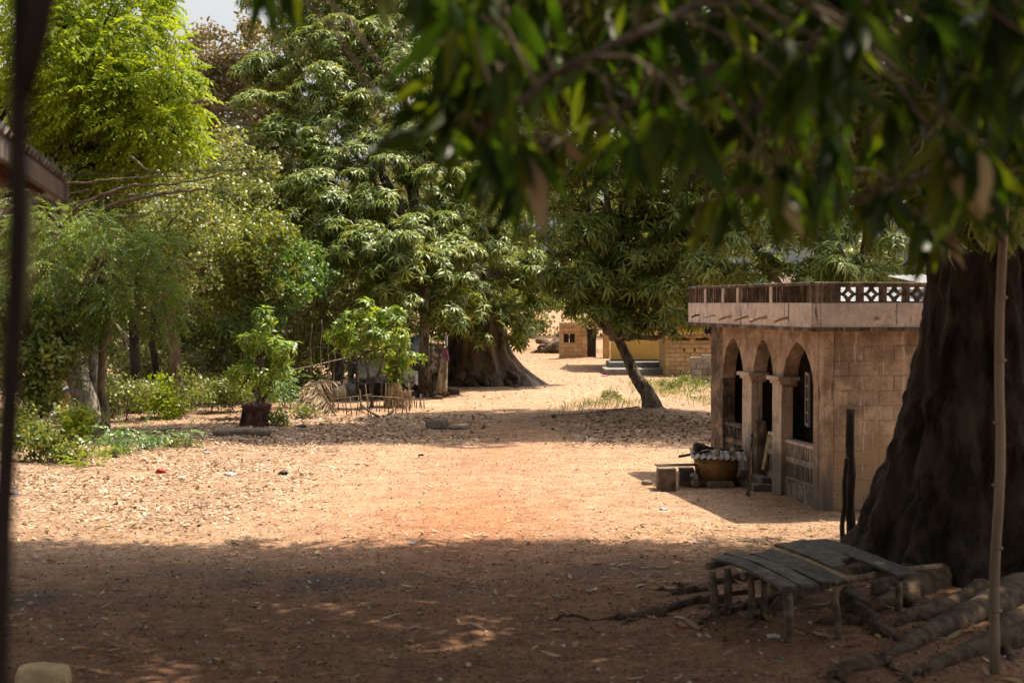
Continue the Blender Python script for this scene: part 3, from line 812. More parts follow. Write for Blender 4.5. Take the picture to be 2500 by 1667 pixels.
for i, (a, b) in enumerate(pan):
    m = MB()
    hbox(m, a, b, -OH + .03, -OH + .10, 2.76, 2.985)
    n = int((b - a) / 0.085)
    for k in range(n):
        sm_ = a + (k + .5) * (b - a) / n
        hw = (b - a) / n * 0.3
        m.prism([H(sm_ - hw, -OH + .03, 2.762), H(sm_, -OH - .006, 2.762), H(sm_ + hw, -OH + .03, 2.762)], (0, 0, 0.222))
    m.build('ribbed_panel', 'rib', par)
for a, b in ((1.16, 1.26), (2.58, 2.68), (3.28, 3.38), (4.16, 4.26)):
    hbox(MB(), a, b, -OH - .004, -OH + .12, 2.76, 2.985).build('parapet_post', 'cream', par)
hbox(MB(), -OH, -0.22, -OH, 0.08, 2.76, 2.985).build('parapet_post', 'mossy', par)
# lattice blocks on the camera side
lat = None
lw, lh = 0.285, 0.225
q = MB()
fr_ = 0.022
def lbox(w0, w1, z0, z1): hbox(q, 0, 0.09, w0, w1, z0, z1)
lbox(0, fr_, 0, lh); lbox(lw - fr_, lw, 0, lh); lbox(fr_, lw - fr_, 0, fr_); lbox(fr_, lw - fr_, lh - fr_, lh)
for cx, cz, a0 in ((0, 0, 0), (lw, 0, 1), (lw, lh, 2), (0, lh, 3)):
    R0, R1 = 0.108, 0.135
    pr = None
    for k in range(9):
        an = math.pi / 2 * (a0 + k / 8)
        p0 = (cx + R0 * math.cos(an) * (lw / lh) * .92, cz + R0 * math.sin(an)); p1 = (cx + R1 * math.cos(an) * (lw / lh) * .92, cz + R1 * math.sin(an))
        if pr:
            (a_, b_) = pr
            q.hexa([H(.012, *a_), H(.012, *b_), H(.012, *p1), H(.012, *p0), H(.078, *a_), H(.078, *b_), H(.078, *p1), H(.078, *p0)])
        pr = (p0, p1)
latm = q.mesh('lattice_block', 'mossy', NC)
for k in range(18):
    link('lattice_block', latm, par, H(-OH + .015, 0.085 + k * (lw + 0.035), 2.76))
    hbox(MB(), -OH + .01, -OH + .11, 0.085 + k * (lw + .035) + lw, 0.085 + (k + 1) * (lw + .035), 2.76, 2.985).build('parapet_post', 'mossy', par)
# drain spouts
spouts = [(4.55, 0.13, 'wood_dark'), (3.72, 0.17, 'zinc'), (2.95, .2, 'pipe'), (2.15, .22, 'pipe'), (1.38, .25, 'pipe'), (0.55, .2, 'pipe')]
for s, L, mt in spouts:
    p0 = H(s, -OH + .02, 2.56); p1 = H(s, -OH - L, 2.53 if mt != 'pipe' else 2.50)
    MB().tube(curve_pts([p0, (p0 + p1) / 2 + np.array((0, 0, .012)), p1], 4), 0.021 if mt == 'pipe' else .015, 8).build('drain_spout', mt, par)
MB().tube([H(-OH + .02, 0.6, 2.56), H(-OH - .09, 0.6, 2.55)], 0.02, 8).build('drain_spout', 'pipe', par)
# corrugated roof inside the parapet
def corr(P00, P10, P01, n, amp, name, mat, parent, thick=0.0):
    """sheet from P00; waves run along P00->P10, ribs along P00->P01"""
    P00, P10, P01 = map(np.array, (P00, P10, P01))
    nrm = np.cross(P10 - P00, P01 - P00); nrm = nrm / np.linalg.norm(nrm)
    k = n * 6
    V = []
    for layer in (0, 1):
        for j in range(2):
            for i in range(k + 1):
                V.append(P00 + (P10 - P00) * i / k + (P01 - P00) * j + nrm * (amp * math.sin(2 * math.pi * i / 6) - layer * 0.004))
    m = k + 1
    f = [(i, i + 1, m + i + 1, m + i) for i in range(k)] + [(2 * m + i, 3 * m + i, 3 * m + i + 1, 2 * m + i + 1) for i in range(k)]
    f += [(i, 2 * m + i, 2 * m + i + 1, i + 1) for i in range(k)] + [(m + i, m + i + 1, 3 * m + i + 1, 3 * m + i) for i in range(k)]
    mb = MB(); mb.add(V, f, False)
    return mb.build(name, mat, parent)
corr(H(0.0, 0.1, 2.62), H(0.0, HD, 2.66), H(2.6, 0.1, 3.02), 60, 0.016, 'roof_sheet', 'zinc', house)
corr(H(HL - .05, 0.1, 2.62), H(HL - .05, HD, 2.66), H(2.6, 0.1, 3.03), 60, 0.016, 'roof_sheet', 'zinc', house)
corr(H(0.3, 1.9, 2.95), H(0.3, HD, 3.08), H(2.2, 1.9, 3.16), 50, 0.016, 'roof_sheet', 'zinc', house)

# things by the house --------------------------------------------------------
pc = gp(1757, 1192); pc[1] += 0.36
pot = thing('metal_pot', pc, 'big battered brass coloured pot standing on stones by the veranda', 'pot')
pb_ = MB()
R = 0.335
pb_.lathe(pc, [(0.001, 0.05), (0.20, 0.05), (0.27, 0.09), (0.315, 0.19), (R, 0.34), (R + .005, 0.40), (R + .03, 0.412), (R + .03, .425), (R, .425), (R - .012, .40), (.30, .2), (.25, .11), (0.001, .075)], 36)
pb_.build('bowl', 'pot', pot)
lid = thing('pot_lid', pc + np.array((0, 0, .43)), 'corrugated zinc sheet laid over the brass coloured pot', 'lid')
corr(pc + np.array((-.43, -.36, .455)), pc + np.array((.40, -.36, .425)), pc + np.array((-.36, .38, .53)), 9, 0.014, 'sheet', 'oldzinc', lid)
can = thing('tin_can', pc + np.array((-.02, -.24, .478)), 'small brown tin standing upright on the zinc sheet', 'tin')
MB().lathe(pc + np.array((-.02, -.24, .472)), [(0.001, 0), (.045, 0), (.045, .11), (.04, .11), (.04, .02), (.001, .02)], 16).build('body', 'sack', can)
cup = thing('round_cup', pc + np.array((.2, -.22, .47)), 'pale round cup lying on its side on the zinc sheet', 'cup')
c0 = pc + np.array((.2, -.25, .515))
MB().tube([c0, c0 + np.array((.03, .13, .03))], [.048, .045], 16).build('body', 'column', cup)
ladle = thing('wooden_paddle', pc + np.array((-.1, .1, .53)), 'dark wooden paddle lying across the zinc sheet', 'paddle')
lp = curve_pts([pc + np.array((-.34, .05, .56)), pc + np.array((-.2, .06, .575)), pc + np.array((-.02, .07, .55)), pc + np.array((.42, .05, .52))], 6)
MB().tube(lp, [0.05, .075, .085, .08, .07, .06, .05, .04, .032, .028, .024, .022, .02, .02, .018, .018, .018, .018, .018][:len(lp)], 8).build('blade', 'wood_dark', ladle)
st2 = thing('stick', pc + np.array((-.4, -.1, .46)), 'dark straight stick poking out left of the zinc sheet', 'stick')
MB().tube([pc + np.array((-.58, -.12, .45)), pc + np.array((-.1, 0, .52))], .022, 6).build('shaft', 'wood_dark', st2)
for k, (dx, dy, d, rz) in enumerate((((.02, -.30, (.42, .16, .13), .05), (-.24, -.12, (.2, .18, .11), .4), (.2, .12, (.25, .2, .11), -.3), (-.12, .2, (.22, .2, .11), .2)))):
    tag(rough_stone('stone', pc + np.array((dx, dy, .045)), d, 'stone', None, k, 2, 0.08, True, rz),
        ['long pale stone under the front of the brass coloured pot', 'small stone under the left of the brass coloured pot', 'stone under the back right of the brass coloured pot', 'stone under the back left of the brass coloured pot'][k], 'stone', 'stones under the pot')
def bench_block(px0, px1, py0, py1, lab):
    p = gp((px0 + px1) / 2, py1); Yd = p[1]
    wd = (px1 - px0) / F * Yd; hh = (py1 - py0) / F * Yd
    tag(MB().box(p + np.array((0, .1, hh / 2)), (wd, .2, hh), .04 if px0 < 1650 else -.05).build('cement_block', 'cement', None, bev=.008), lab, 'block', 'blocks of the low seat')
    return p, hh
pA, hA = bench_block(1606, 1650, 1143, 1199, 'taller cement block at the left end of the low seat')
pB, hB = bench_block(1659, 1696, 1143, 1188, 'cement block of the low seat beside the pot')
tag(MB().box((pA + pB) / 2 + np.array((0.0, .1, max(hA, hB) + .012)), (.62, .2, .02), 0.12).build('plank', 'wood_dark', None, bev=.004), 'thin dark plank laid over the two cement blocks', 'plank')
for k, (px, py, wd, hh, lab, mt) in enumerate(((1703, 1165, .12, .14, 'grey cloth bundle between cement block and pot', 'tarp'), (1700, 1148, .1, .07, 'folded blue scrap on the bundle beside the pot', 'bluesheet'))):
    p = gp(px, 1196)
    tag(rough_stone('cloth_bundle', p + np.array((0, .25, 0.07 if k == 0 else .19)), (wd, .14, hh), mt, None, 60 + k, 2, .2, False), lab, 'cloth')
for k, (pts, lab) in enumerate(((((1822, 1211), (1829, 1140), (1836, 1060)), 'crooked dark stick leaning on the veranda column'), (((1829, 1213), (1836, 1130), (1840, 1066)), 'pale cane leaning beside the crooked stick'))):
    b0 = gp(*pts[0]); Yd = b0[1]
    P = [b0 + np.array((0, 0, -.03)), at(pts[1][0] + (4 if k == 0 else 0), pts[1][1], Yd + .06), at(pts[2][0], pts[2][1], Yd + .18)]
    s_ = thing('stick', b0, lab, 'stick')
    MB().tube(curve_pts(P, 6, .006, k), .016, 6).build('shaft', ('wood_dark', 'stick')[k], s_)
tag(rough_stone('bag', H(3.35, 0.12, .90), (.1, .08, .14), 'white', None, 70, 2, .25, False), 'small white and violet bag on the balustrade beside the far column', 'bag')
tag(rough_stone('stone', gp(1579, 1183) + np.array((0, 0, .03)), (.16, .12, .09), 'stone', None, 71, 2, .1, False), 'lone rounded stone left of the low seat', 'stone')
bd = thing('board', H(2.3, -.05, 0.2), 'loose pale board leaning in the veranda entrance', 'board')
MB().hexa([H(2.22, -.03, .3), H(2.32, -.03, .28), H(2.32, 0.0, .28), H(2.22, 0.0, .3), H(2.28, 0.1, .76), H(2.42, 0.1, .80), H(2.42, .125, .80), H(2.28, .125, .76)]).build('plank', 'plank_pale', bd)

# posts in front of the house
def pole(name, base, top, r0, r1, mat, label, cat, nodes=0, seed=0, jit=.008):
    base = np.array(base); top = np.array(top)
    t = thing(name, base, label, cat)
    n = 14
    pts = [base + (top - base) * k / n + np.array((math.sin(k * .9 + seed), math.cos(k * 1.3 + seed), 0)) * jit for k in range(n + 1)]
    pts[0] = pts[0] - np.array((0, 0, .1))
    MB().tube(pts, list(np.linspace(r0, r1, n + 1)), 10, True, .05, seed).build('shaft', mat, t)
    for k in range(1, nodes):
        p = base + (top - base) * k / nodes
        d = (top - base) / np.linalg.norm(top - base)
        MB().tube([p - d * .012, p, p + d * .012], [r0 * .95, r0 * 1.22, r0 * .95], 10, False).build('joint', mat, t)
    return t
b1 = gp(2077, 1318); pole('wooden_post', b1, at(2076, 998, b1[1] + .05), .058, .050, 'bark_dark', 'thick dark post with flat top in front of the block wall', 'post', 0, 1)
b2 = gp(2056, 1326); pole('wooden_post', b2, at(2066, 1118, b2[1] + .05), .030, .026, 'bark_dark', 'thin dark stake leaning on the thick post', 'post', 0, 2)
b3 = gp(2428, 1642); pole('bamboo_pole', b3, at(2454, 268, b3[1] + .1), .040, .032, 'bamboo', 'tall pale bamboo pole standing before the huge tree', 'pole', 9, 3, .012)
bam_top = at(2454, 300, b3[1] + .1)

# ================================================================== PLANK BENCH
BP = [np.array((1.77, 12.77)), np.array((2.20, 11.42)), np.array((3.47, 12.1)), np.array((3.05, 13.75))]
bench = thing('plank_bench', (2.6, 12.5, gz(2.6, 12.5)), 'rough bench of warped grey planks on stick legs under the huge tree', 'bench')
ud = BP[1] - BP[0]; vd = BP[3] - BP[0]
ul, vl = np.linalg.norm(ud), np.linalg.norm(vd)
ud = ud / ul
def bxy(a, v):    # a along plank (m), v 0..1 across
    p0 = BP[0] + (BP[3] - BP[0]) * v; p1 = BP[1] + (BP[2] - BP[1]) * v
    d = p1 - p0
    return p0 + d * (a / ul)
rp = random.Random(5)
edges = [0, .115, .27, .375, .47, .52, .66, .80, 1.0]
starts = [.0, .02, .18, .1, .12, .05, -.02, .0, .0]
ends = [1.36, 1.34, 1.40, 1.37, 1.36, 1.02, .80, 1.44, 1.34]
zt = .468
for i in range(len(edges) - 1):
    a0, a1 = starts[i], ends[i]
    v0, v1 = edges[i] + .006, edges[i + 1] - .006
    m = MB(); n = 6
    V = []
    lift = rp.uniform(-.004, .012) + (.028 if i in (5, 6) else 0) + (.02 if i == 7 else 0)
    tw = rp.uniform(-.015, .015)
    for k in range(n + 1):
        a = a0 + (a1 - a0) * k / n
        zc = zt + lift + .035 * math.sin(math.pi * k / n) * (1 if i < 2 else .4) - .02 * k / n
        for (vv, dz) in ((v0, -tw), (v1, tw)):
            vj = vv + rp.uniform(-.008, .008)
            p = bxy(a + (rp.uniform(-.03, .03) if k in (0, n) else 0), vj)
            V += [(p[0], p[1], zc + dz - .026), (p[0], p[1], zc + dz)]
    f = []
    for k in range(n):
        b = 4 * k
        f += [(b + 1, b + 5, b + 7, b + 3), (b, b + 2, b + 6, b + 4), (b, b + 4, b + 5, b + 1), (b + 2, b + 3, b + 7, b + 6)]
    f += [(0, 1, 3, 2), (4 * n, 4 * n + 2, 4 * n + 3, 4 * n + 1)]
    m.add(V, f)
    m.build('plank', 'plank_pale' if i == 4 else 'plank', bench, bev=.004)
for (a, v0, v1) in ((.12, -.05, 1.0), (1.2, -.02, 1.32), (.68, 0, .95)):
    P = [np.array((*bxy(a, v), zt - .052 + .01 * math.sin(v * 7))) for v in np.linspace(v0, v1, 7)]
    MB().tube(P, list(np.linspace(.034, .026, 7)), 8, True, .08, int(a * 10)).build('cross_pole', 'stick', bench)
for (px, py, ty, r0, dx) in ((1743, 1505, 1372, .036, -4), (1774, 1500, 1385, .034, 3), (1835, 1508, 1405, .032, -3), (1862, 1505, 1412, .028, 4), (1925, 1566, 1447, .040, -3), (2048, 1562, 1442, .030, -12), (2190, 1500, 1420, .032, 5)):
    b0 = gp(px, py); tp = at(px + dx, ty, b0[1])
    tp[2] = min(tp[2], zt - .06)
    MB().tube([b0 - np.array((0, 0, .1)), (b0 + tp) / 2 + np.array((.008, 0, 0)), tp], [r0 * 1.05, r0, r0 * .9], 8, True, .1, px).build('leg', 'stick', bench)
MB().tube([gp(1770, 1500) + np.array((0, 0, .18)), gp(1840, 1500) + np.array((0, .05, .2))], .022, 7).build('brace', 'wood_dark', bench)

# ================================================================== FAR BUILDINGS
def block_wall(parent, x0, x1, Y, z0, z1, bl, bh_, mat, core, openings=(), seed=0, thick=.16, skip=.0, ang=0.0):
    """a wall facing the camera with every block a piece of its own; openings = (x0,x1,z0,z1)"""
    r_ = random.Random(seed)
    cuts = sorted(set([x0, x1] + [c for o in openings for c in o[:2]]))
    core_mb = MB()
    for a, b in zip(cuts[:-1], cuts[1:]):
        segs = [(z0, z1)]
        for o in openings:
            if o[0] <= a + 1e-6 and o[1] >= b - 1e-6:
                segs = [(u0, u1) for s0, s1 in segs for u0, u1 in ((s0, min(s1, o[2])), (max(s0, o[3]), s1)) if u1 - u0 > .01]
        for s0, s1 in segs:
            core_mb.box(((a + b) / 2, Y + thick / 2 + .02, (s0 + s1) / 2), (b - a, thick, s1 - s0))
    core_o = core_mb.build('wall', core, parent)
    full = [block_mesh(seed * 31 + i, bl - .010, bh_ - .009, .05, mat, .009) for i in range(4)]
    rows = int((z1 - z0) / bh_)
    for r in range(rows):
        z = z0 + bh_ * (r + .5)
        x = x0 - (bl / 2 if r % 2 else 0)
        while x < x1 - .05:
            a, b = max(x, x0), min(x + bl, x1)
            c = (a + b) / 2
            bad = any(a < o[1] - .02 and b > o[0] + .02 and z + bh_ / 2 > o[2] + .02 and z - bh_ / 2 < o[3] - .02 for o in openings)
            if bad:
                # trim to whichever side lies outside the opening
                for o in openings:
                    if a < o[1] - .02 and b > o[0] + .02 and z + bh_ / 2 > o[2] + .02 and z - bh_ / 2 < o[3] - .02:
                        if a < o[0] - .06: b = o[0]; bad = False
                        elif b > o[1] + .06: a = o[1]; bad = False
                        break
            if not bad and b - a > .06 and r_.random() > skip:
                o_ = link('block', r_.choice(full), core_o, ((a + b) / 2, Y + r_.uniform(.0, .012), z))
                o_.scale = ((b - a - .010) / (bl - .010), 1, 1)
            x += bl
    return core_o
# mud-brick hut with a doorway
Yh = 67.2
X0, X1 = at(1369, 880, Yh)[0], at(1489, 880, Yh)[0]
xd0, xd1 = at(1433, 880, Yh)[0], at(1472, 880, Yh)[0]
xw0, xw1 = at(1376, 880, Yh)[0], at(1403, 880, Yh)[0]
zw0, zw1 = at(1390, 836, Yh)[2], at(1390, 815, Yh)[2]
z00 = at(1400, 881, Yh)[2]
hut = thing('mud_brick_hut', ((X0 + X1) / 2, Yh, 0), 'small tan mud brick hut with a dark door ajar, beyond the leaning mango', 'hut')
block_wall(hut, X0, X1, Yh, z00 - .15, 1.85, .40, .19, 'mudbrick', 'mudmortar', [(xd0, xd1, -1, 1.6), (xw0, xw1, zw0, zw1)], 3)
MB().box((X0 + .09, Yh + 1.3, .85), (.18, 2.2, 2.0)).build('side_wall', 'mudbrick', hut)
dd = MB(); dd.hexa([(xd0 + .01, Yh + .1, z00), (xd0 + .45, Yh + .32, z00), (xd0 + .45, Yh + .36, z00), (xd0 + .01, Yh + .14, z00)] + [(xd0 + .01, Yh + .1, 1.55), (xd0 + .45, Yh + .32, 1.55), (xd0 + .45, Yh + .36, 1.55), (xd0 + .01, Yh + .14, 1.55)])
dd.build('door', 'black', hut)
for k in range(2): MB().box((xw0 + .13 + k * .27, Yh + .06, (zw0 + zw1) / 2), (.25, .03, zw1 - zw0)).build('shutter', 'black', hut)
MB().box(((xd0 + xd1) / 2 + .2, Yh + .15, z00 + .06), (xd1 - xd0 - .4, .25, .16)).build('threshold', 'stone', hut)
# ochre house
Yy = 58.0
ochre = thing('ochre_house', (8, Yy, 0), 'ochre yellow house with a dark blue band and grey steps', 'house')
xo0, xo1 = at(1490, 880, Yy)[0], 14.0
zb0, zb1 = at(1500, 893, Yy)[2], at(1500, 877, Yy)[2]
xob = xo0 + .45
def oq(z, e=0): return [(xo0 - e, Yy - e, z), (xo1, Yy - e, z), (xo1, Yy + 6, z), (xob - e, Yy + 6, z)]
MB().hexa(oq(zb1) + oq(3.1)).build('wall', 'yellowwall', ochre)
MB().hexa(oq(-.1, .012) + oq(zb1, .012)).build('painted_band', 'navy', ochre)
xs0, xs1 = at(1475, 900, 56)[0], at(1628, 900, 56)[0]
MB().box(((xs0 + xs1) / 2 + .1, 57.0, .18), (xs1 - xs0 - .2, 1.95, .52)).build('upper_step', 'greystep', ochre, bev=.02)
MB().box(((xs0 + xs1) / 2, 55.9, .06), (xs1 - xs0 + .1, 2.6, .34)).build('lower_step', 'greystep', ochre, bev=.02)
corr((xo0 - .5, Yy - .6, 3.0), (xo1 + .5, Yy - .6, 3.0), (xo0 - .5, Yy + 3, 4.2), 40, .03, 'roof_sheet', 'rustroof', ochre)
corr((xo0 - .5, Yy + 6.6, 3.0), (xo1 + .5, Yy + 6.6, 3.0), (xo0 - .5, Yy + 3, 4.2), 40, .03, 'roof_sheet', 'rustroof', ochre)
wn = MB().box((8.3, Yy - .02, 1.9), (.9, .05, .9)).build('window', 'black', ochre)
# low mud-brick kitchen
Yk = 53.8
xk0, xk1 = at(1624, 880, Yk)[0], 10.2
kit = thing('mud_brick_kitchen', (8, Yk, 0), 'low tan mud brick outbuilding with slot openings right of the ochre house', 'outbuilding')
vz0, vz1 = at(1600, 831, Yk)[2], at(1600, 823, Yk)[2]
ops = []
for (a, b) in ((1641, 1684), (1698, 1731), (1748, 1784)):
    ops.append((at(a, 830, Yk)[0], at(b, 830, Yk)[0], vz0, vz1))
vs0, vs1 = at(1600, 858, Yk)[2], at(1600, 850, Yk)[2]
for a in (1668, 1694): ops.append((at(a, 830, Yk)[0], at(a + 4, 830, Yk)[0], vs0, vs1))
zk1 = at(1600, 817, Yk)[2]
block_wall(kit, xk0, xk1, Yk, -.1, zk1, .38, .165, 'mudbrick', 'mudmortar', ops, 4, .16, .02)
MB().box((xk0 + .1, Yk + 1.2, zk1 / 2 - .1), (.2, 2.0, zk1 - .08)).build('side_wall', 'mudbrick', kit)
MB().box(((xk0 + xk1) / 2, Yk + 2.3, zk1 / 2 - .12), (xk1 - xk0, .2, zk1 - .12)).build('rear_wall', 'mudbrick', kit)
MB().box(((xk0 + xk1) / 2, Yk + 1.2, .0), (xk1 - xk0 - .5, 1.9, .05)).build('earth_floor', 'black', kit)
corr((xk0 - .3, Yk - .35, zk1 + .03), (xk1 + .3, Yk - .35, zk1 + .03), (xk0 - .3, Yk + 2.6, zk1 - .12), 34, .02, 'roof_sheet', 'rustroof', kit)
for k in range(6):
    xx = xk0 + .1 + k * (xk1 - xk0 - .2) / 5
    MB().tube([(xx, Yk - .3, zk1 - .01), (xx, Yk + 2.5, zk1 - .17)], .035, 6).build('rafter', 'stick', kit)
# grey block wall
Yg = 49.0
gw = thing('grey_block_wall', (7, Yg, 0), 'short grey cement block wall in front of the low mud brick outbuilding', 'wall')
block_wall(gw, at(1685, 930, Yg)[0], 8.6, Yg, -.1, at(1700, 872, Yg)[2], .42, .2, 'greyblock', 'greyblock', (), 5)
rough_stone('block', (at(1727, 868, Yg)[0], Yg + .1, at(1700, 869, Yg)[2]), (.42, .18, .09), 'greyblock', gw, 5, 1, .02)
# far clutter
fl = thing('fallen_tree', gp(1340, 862), 'grey fallen tree with sawn limbs and roots left of the hut', 'fallen tree')
b0 = gp(1345, 862)
def ft(px, py, dy=0): return at(px, py, b0[1] + dy)
MB().tube(curve_pts([ft(1312, 832, 1), ft(1330, 836, .6), ft(1345, 846), ft(1362, 856)], 5, .02, 1), list(np.linspace(.16, .34, 16)), 9, True, .08, 1).build('limb', 'bark_root', fl)
MB().tube(curve_pts([ft(1366, 844, -.5), ft(1352, 848, -.3), ft(1338, 856, -.2), ft(1326, 863)], 5, .02, 2), list(np.linspace(.30, .26, 16)), 9, True, .08, 2).build('limb', 'bark_root', fl)
MB().tube(curve_pts([ft(1372, 818, .6), ft(1362, 834, .5), ft(1352, 850, .2), ft(1350, 864)], 5, .02, 3), list(np.linspace(.22, .5, 16)), 9, True, .08, 3).build('trunk', 'bark_root', fl)
for k, (px, py) in enumerate(((1294, 862), (1308, 864), (1322, 866), (1312, 850))):
    MB().tube(curve_pts([ft(1345, 850), ft((px + 1340) / 2, py - 6), ft(px, py)], 4, .02, 5 + k), list(np.linspace(.2, .06, 9)), 7, True, .1, k).build('root', 'bark_root', fl)
jr = gp(1279, 849)
tag(MB().lathe(jr, [(.001, 0), (.10, 0), (.17, .12), (.19, .2), (.15, .32), (.07, .4), (.05, .43), (.001, .42)], 14).build('clay_jar', 'black'), 'dark pointed jar standing alone on the far ground', 'jar')
tb = gp(1226, 851)
tag(MB().lathe(tb, [(.001, 0), (.24, 0), (.29, .2), (.31, .21), (.29, .22), (.26, .05), (.001, .04)], 16).build('plastic_tub', 'bluepaint'), 'blue plastic tub on the ground behind the buttressed tree', 'tub')
tag(rough_stone('plastic_basin', gp(1241, 850) + np.array((0, 0, .1)), (.5, .4, .24), 'bluesheet', None, 8, 2, .1, False), 'pale blue basin right of the blue tub', 'basin')
mt_ = gp(1213, 849)
tag(MB().box(mt_ + np.array((.1, .8, .35)), (.9, .7, .8), .1).build('dark_crate', 'tarp_dark', None, bev=.03), 'dark covered crate behind the blue tub', 'crate')
pd = thing('wooden_boat_end', gp(1204, 860), 'pale plank end resting behind the right flank of the buttressed tree', 'plank')
MB().hexa([gp(1198, 862), gp(1210, 862), gp(1210, 860), gp(1198, 860), at(1196, 832, 78), at(1203, 832, 78), at(1203, 832, 78.3), at(1196, 832, 78.3)]).build('board', 'plank_pale', pd)
pd.name = 'plank_end'

# ================================================================== THINGS IN THE CLEARING
p = gp(586, 1066); p[1] += .25
tag(rough_stone('concrete_slab', p + np.array((0, 0, .07)), (1.20, .5, .17), 'cement', None, 11, 3, .012, True, .03), 'long low concrete slab lying before the rusty drum', 'slab')
p = gp(1066, 1049); p[1] += .2
tag(rough_stone('concrete_block', p + np.array((0, 0, .10)), (.50, .36, .24), 'cement', None, 12, 3, .03, True, .1), 'squat weathered concrete block on the middle of the track', 'block')
p = gp(1108, 1049); p[1] += .25
tag(rough_stone('flat_slab', p + np.array((0, 0, .02)), (.62, .4, .08), 'cement', None, 13, 3, .05, True, .1), 'flat broken slab beside the squat concrete block', 'slab')
p = gp(1352, 1021)
tag(rough_stone('cement_lump', p + np.array((0, 0, .05)), (.1, .1, .11), 'cement', None, 14, 2, .05, True, .3), 'small dark cement lump left of the leaning mango', 'block')
p = gp(100, 1690)
tag(rough_stone('mud_brick', p + np.array((0.02, 0, .10)), (.36, .22, .2), 'palebrick', None, 15, 4, .05, True, -.15), 'cream mud brick on the near ground at the foot of the dark post', 'brick')

# rusty drum
dc = gp(622, 1043); dc[1] += .25
drum = thing('rusty_drum', dc, 'rusted torn drum holding soil at the foot of the young mango', 'drum')
m = MB()
prof = [(.28, 0), (.25, .12), (.26, .26), (.32, .40), (.345, .50), (.32, .52), (.29, .42), (.22, .2), (.2, .05)]
m.lathe(dc, prof, 22)
rj = random.Random(2)
m.v = [(x + rj.uniform(-.018, .018), y + rj.uniform(-.018, .018), z + (rj.uniform(-.05, .03) if z > .4 else 0)) for x, y, z in m.v]
m.build('shell', 'rust', drum)
MB().lathe(dc, [(.001, .43), (.28, .40)], 16).build('soil', 'black', drum)
for k in range(3):
    a = 3.6 + k * .7
    b_ = dc + np.array((.30 * math.cos(a), .30 * math.sin(a), 0))
    MB().prism([b_ + np.array((-.11, 0, 0)), b_ + np.array((.11, 0, 0)), b_ + np.array((.06, .04, .36)), b_ + np.array((-.03, .03, .42))], (0, .012, 0)).build('torn_plate', 'rust', drum)

# dead fronds heap, sack, fence, stall
def frond(parent, p0, p1, sag, n, l, mat, seed, name='frond', wid=.03, droop=.6, side=None):
    """a pinnate palm frond from p0 to p1"""
    r = np.random.default_rng(seed)
    p0, p1 = np.array(p0, float), np.array(p1, float)
    mid = (p0 + p1) / 2 + np.array((0, 0, sag))
    P = np.array(curve_pts([p0, mid, p1], 12))
    mb = MB(); mb.tube(P, list(np.linspace(.022, .006, len(P))), 5)
    rach = mb.build('rachis', 'stick', parent)
    V, T, Rn = [], [], []; b = 0
    D = p1 - p0; D /= np.linalg.norm(D)
    sd_ = np.cross(D, (0, 0, 1)) if side is None else np.array(side, float); sd_ /= np.linalg.norm(sd_) + 1e-9
    for i in range(n):
        t = .12 + .88 * i / n
        q = P[min(int(t * (len(P) - 1)), len(P) - 1)]
        for sg in (1, -1):
            ll = l * math.sin(math.pi * (.15 + .8 * t)) * r.uniform(.8, 1.15)
            X = D * .55 + sd_ * sg * r.uniform(.7, 1.0) + np.array((0, 0, -droop * r.uniform(.3, 1.3)))
            X /= np.linalg.norm(X)
            Zz = np.cross(X, D); Zz /= np.linalg.norm(Zz) + 1e-9
            lv, lt = leaf_t(ll, wid * r.uniform(.7, 1.2), .45 * r.uniform(.2, 1.6), .3, 4)
            Rm = np.stack([X, np.cross(Zz, X), Zz], 1)
            V.append(lv @ Rm.T + q); T.append(lt + b); b += len(lv); Rn += [r.uniform(0, 1)] * len(lt)
    return np_obj(name, np.vstack(V), np.vstack(T), MT[mat], parent, False, np.array(Rn), 'stuff')
hp = thing('palm_frond_heap', gp(775, 1016), 'heap of dead brown palm fronds piled between the young mangoes', 'palm fronds')
for k in range(9):
    rk = random.Random(k)
    b0 = gp(806 + rk.uniform(-14, 20), 1016 - 4 * k); b1 = gp(724 + rk.uniform(-10, 22), 1018 - 4 * k)
    frond(hp, b0, b1, .62 + rk.uniform(-.22, .2), 26, .5, 'deadpalm', 100 + k, 'leaflets', .024, 1.9, (rk.uniform(-.3, .3), -1, .1))
b0 = gp(790, 1005)
frond(hp, at(725, 952, b0[1]), at(835, 930, b0[1] + .6), .10, 20, .55, 'deadpalm', 120, 'leaflets', .03, 1.2, (.1, -1, 0))
sk = gp(828, 980)
sack = thing('rolled_mat', sk, 'thick pale rolled mat lying behind the dead fronds', 'rolled mat')
MB().tube([at(805, 968, sk[1]), at(822, 962, sk[1] + .1), at(845, 955, sk[1] + .2)], [.17, .2, .19], 14, True, .05, 4).build('roll', 'sack', sack)
MB().tube([at(842, 957, sk[1] + .15), at(858, 950, sk[1] + .3)], [.20, .21], 14, True, .08, 4).build('dark_end', 'tarp_dark', sack)
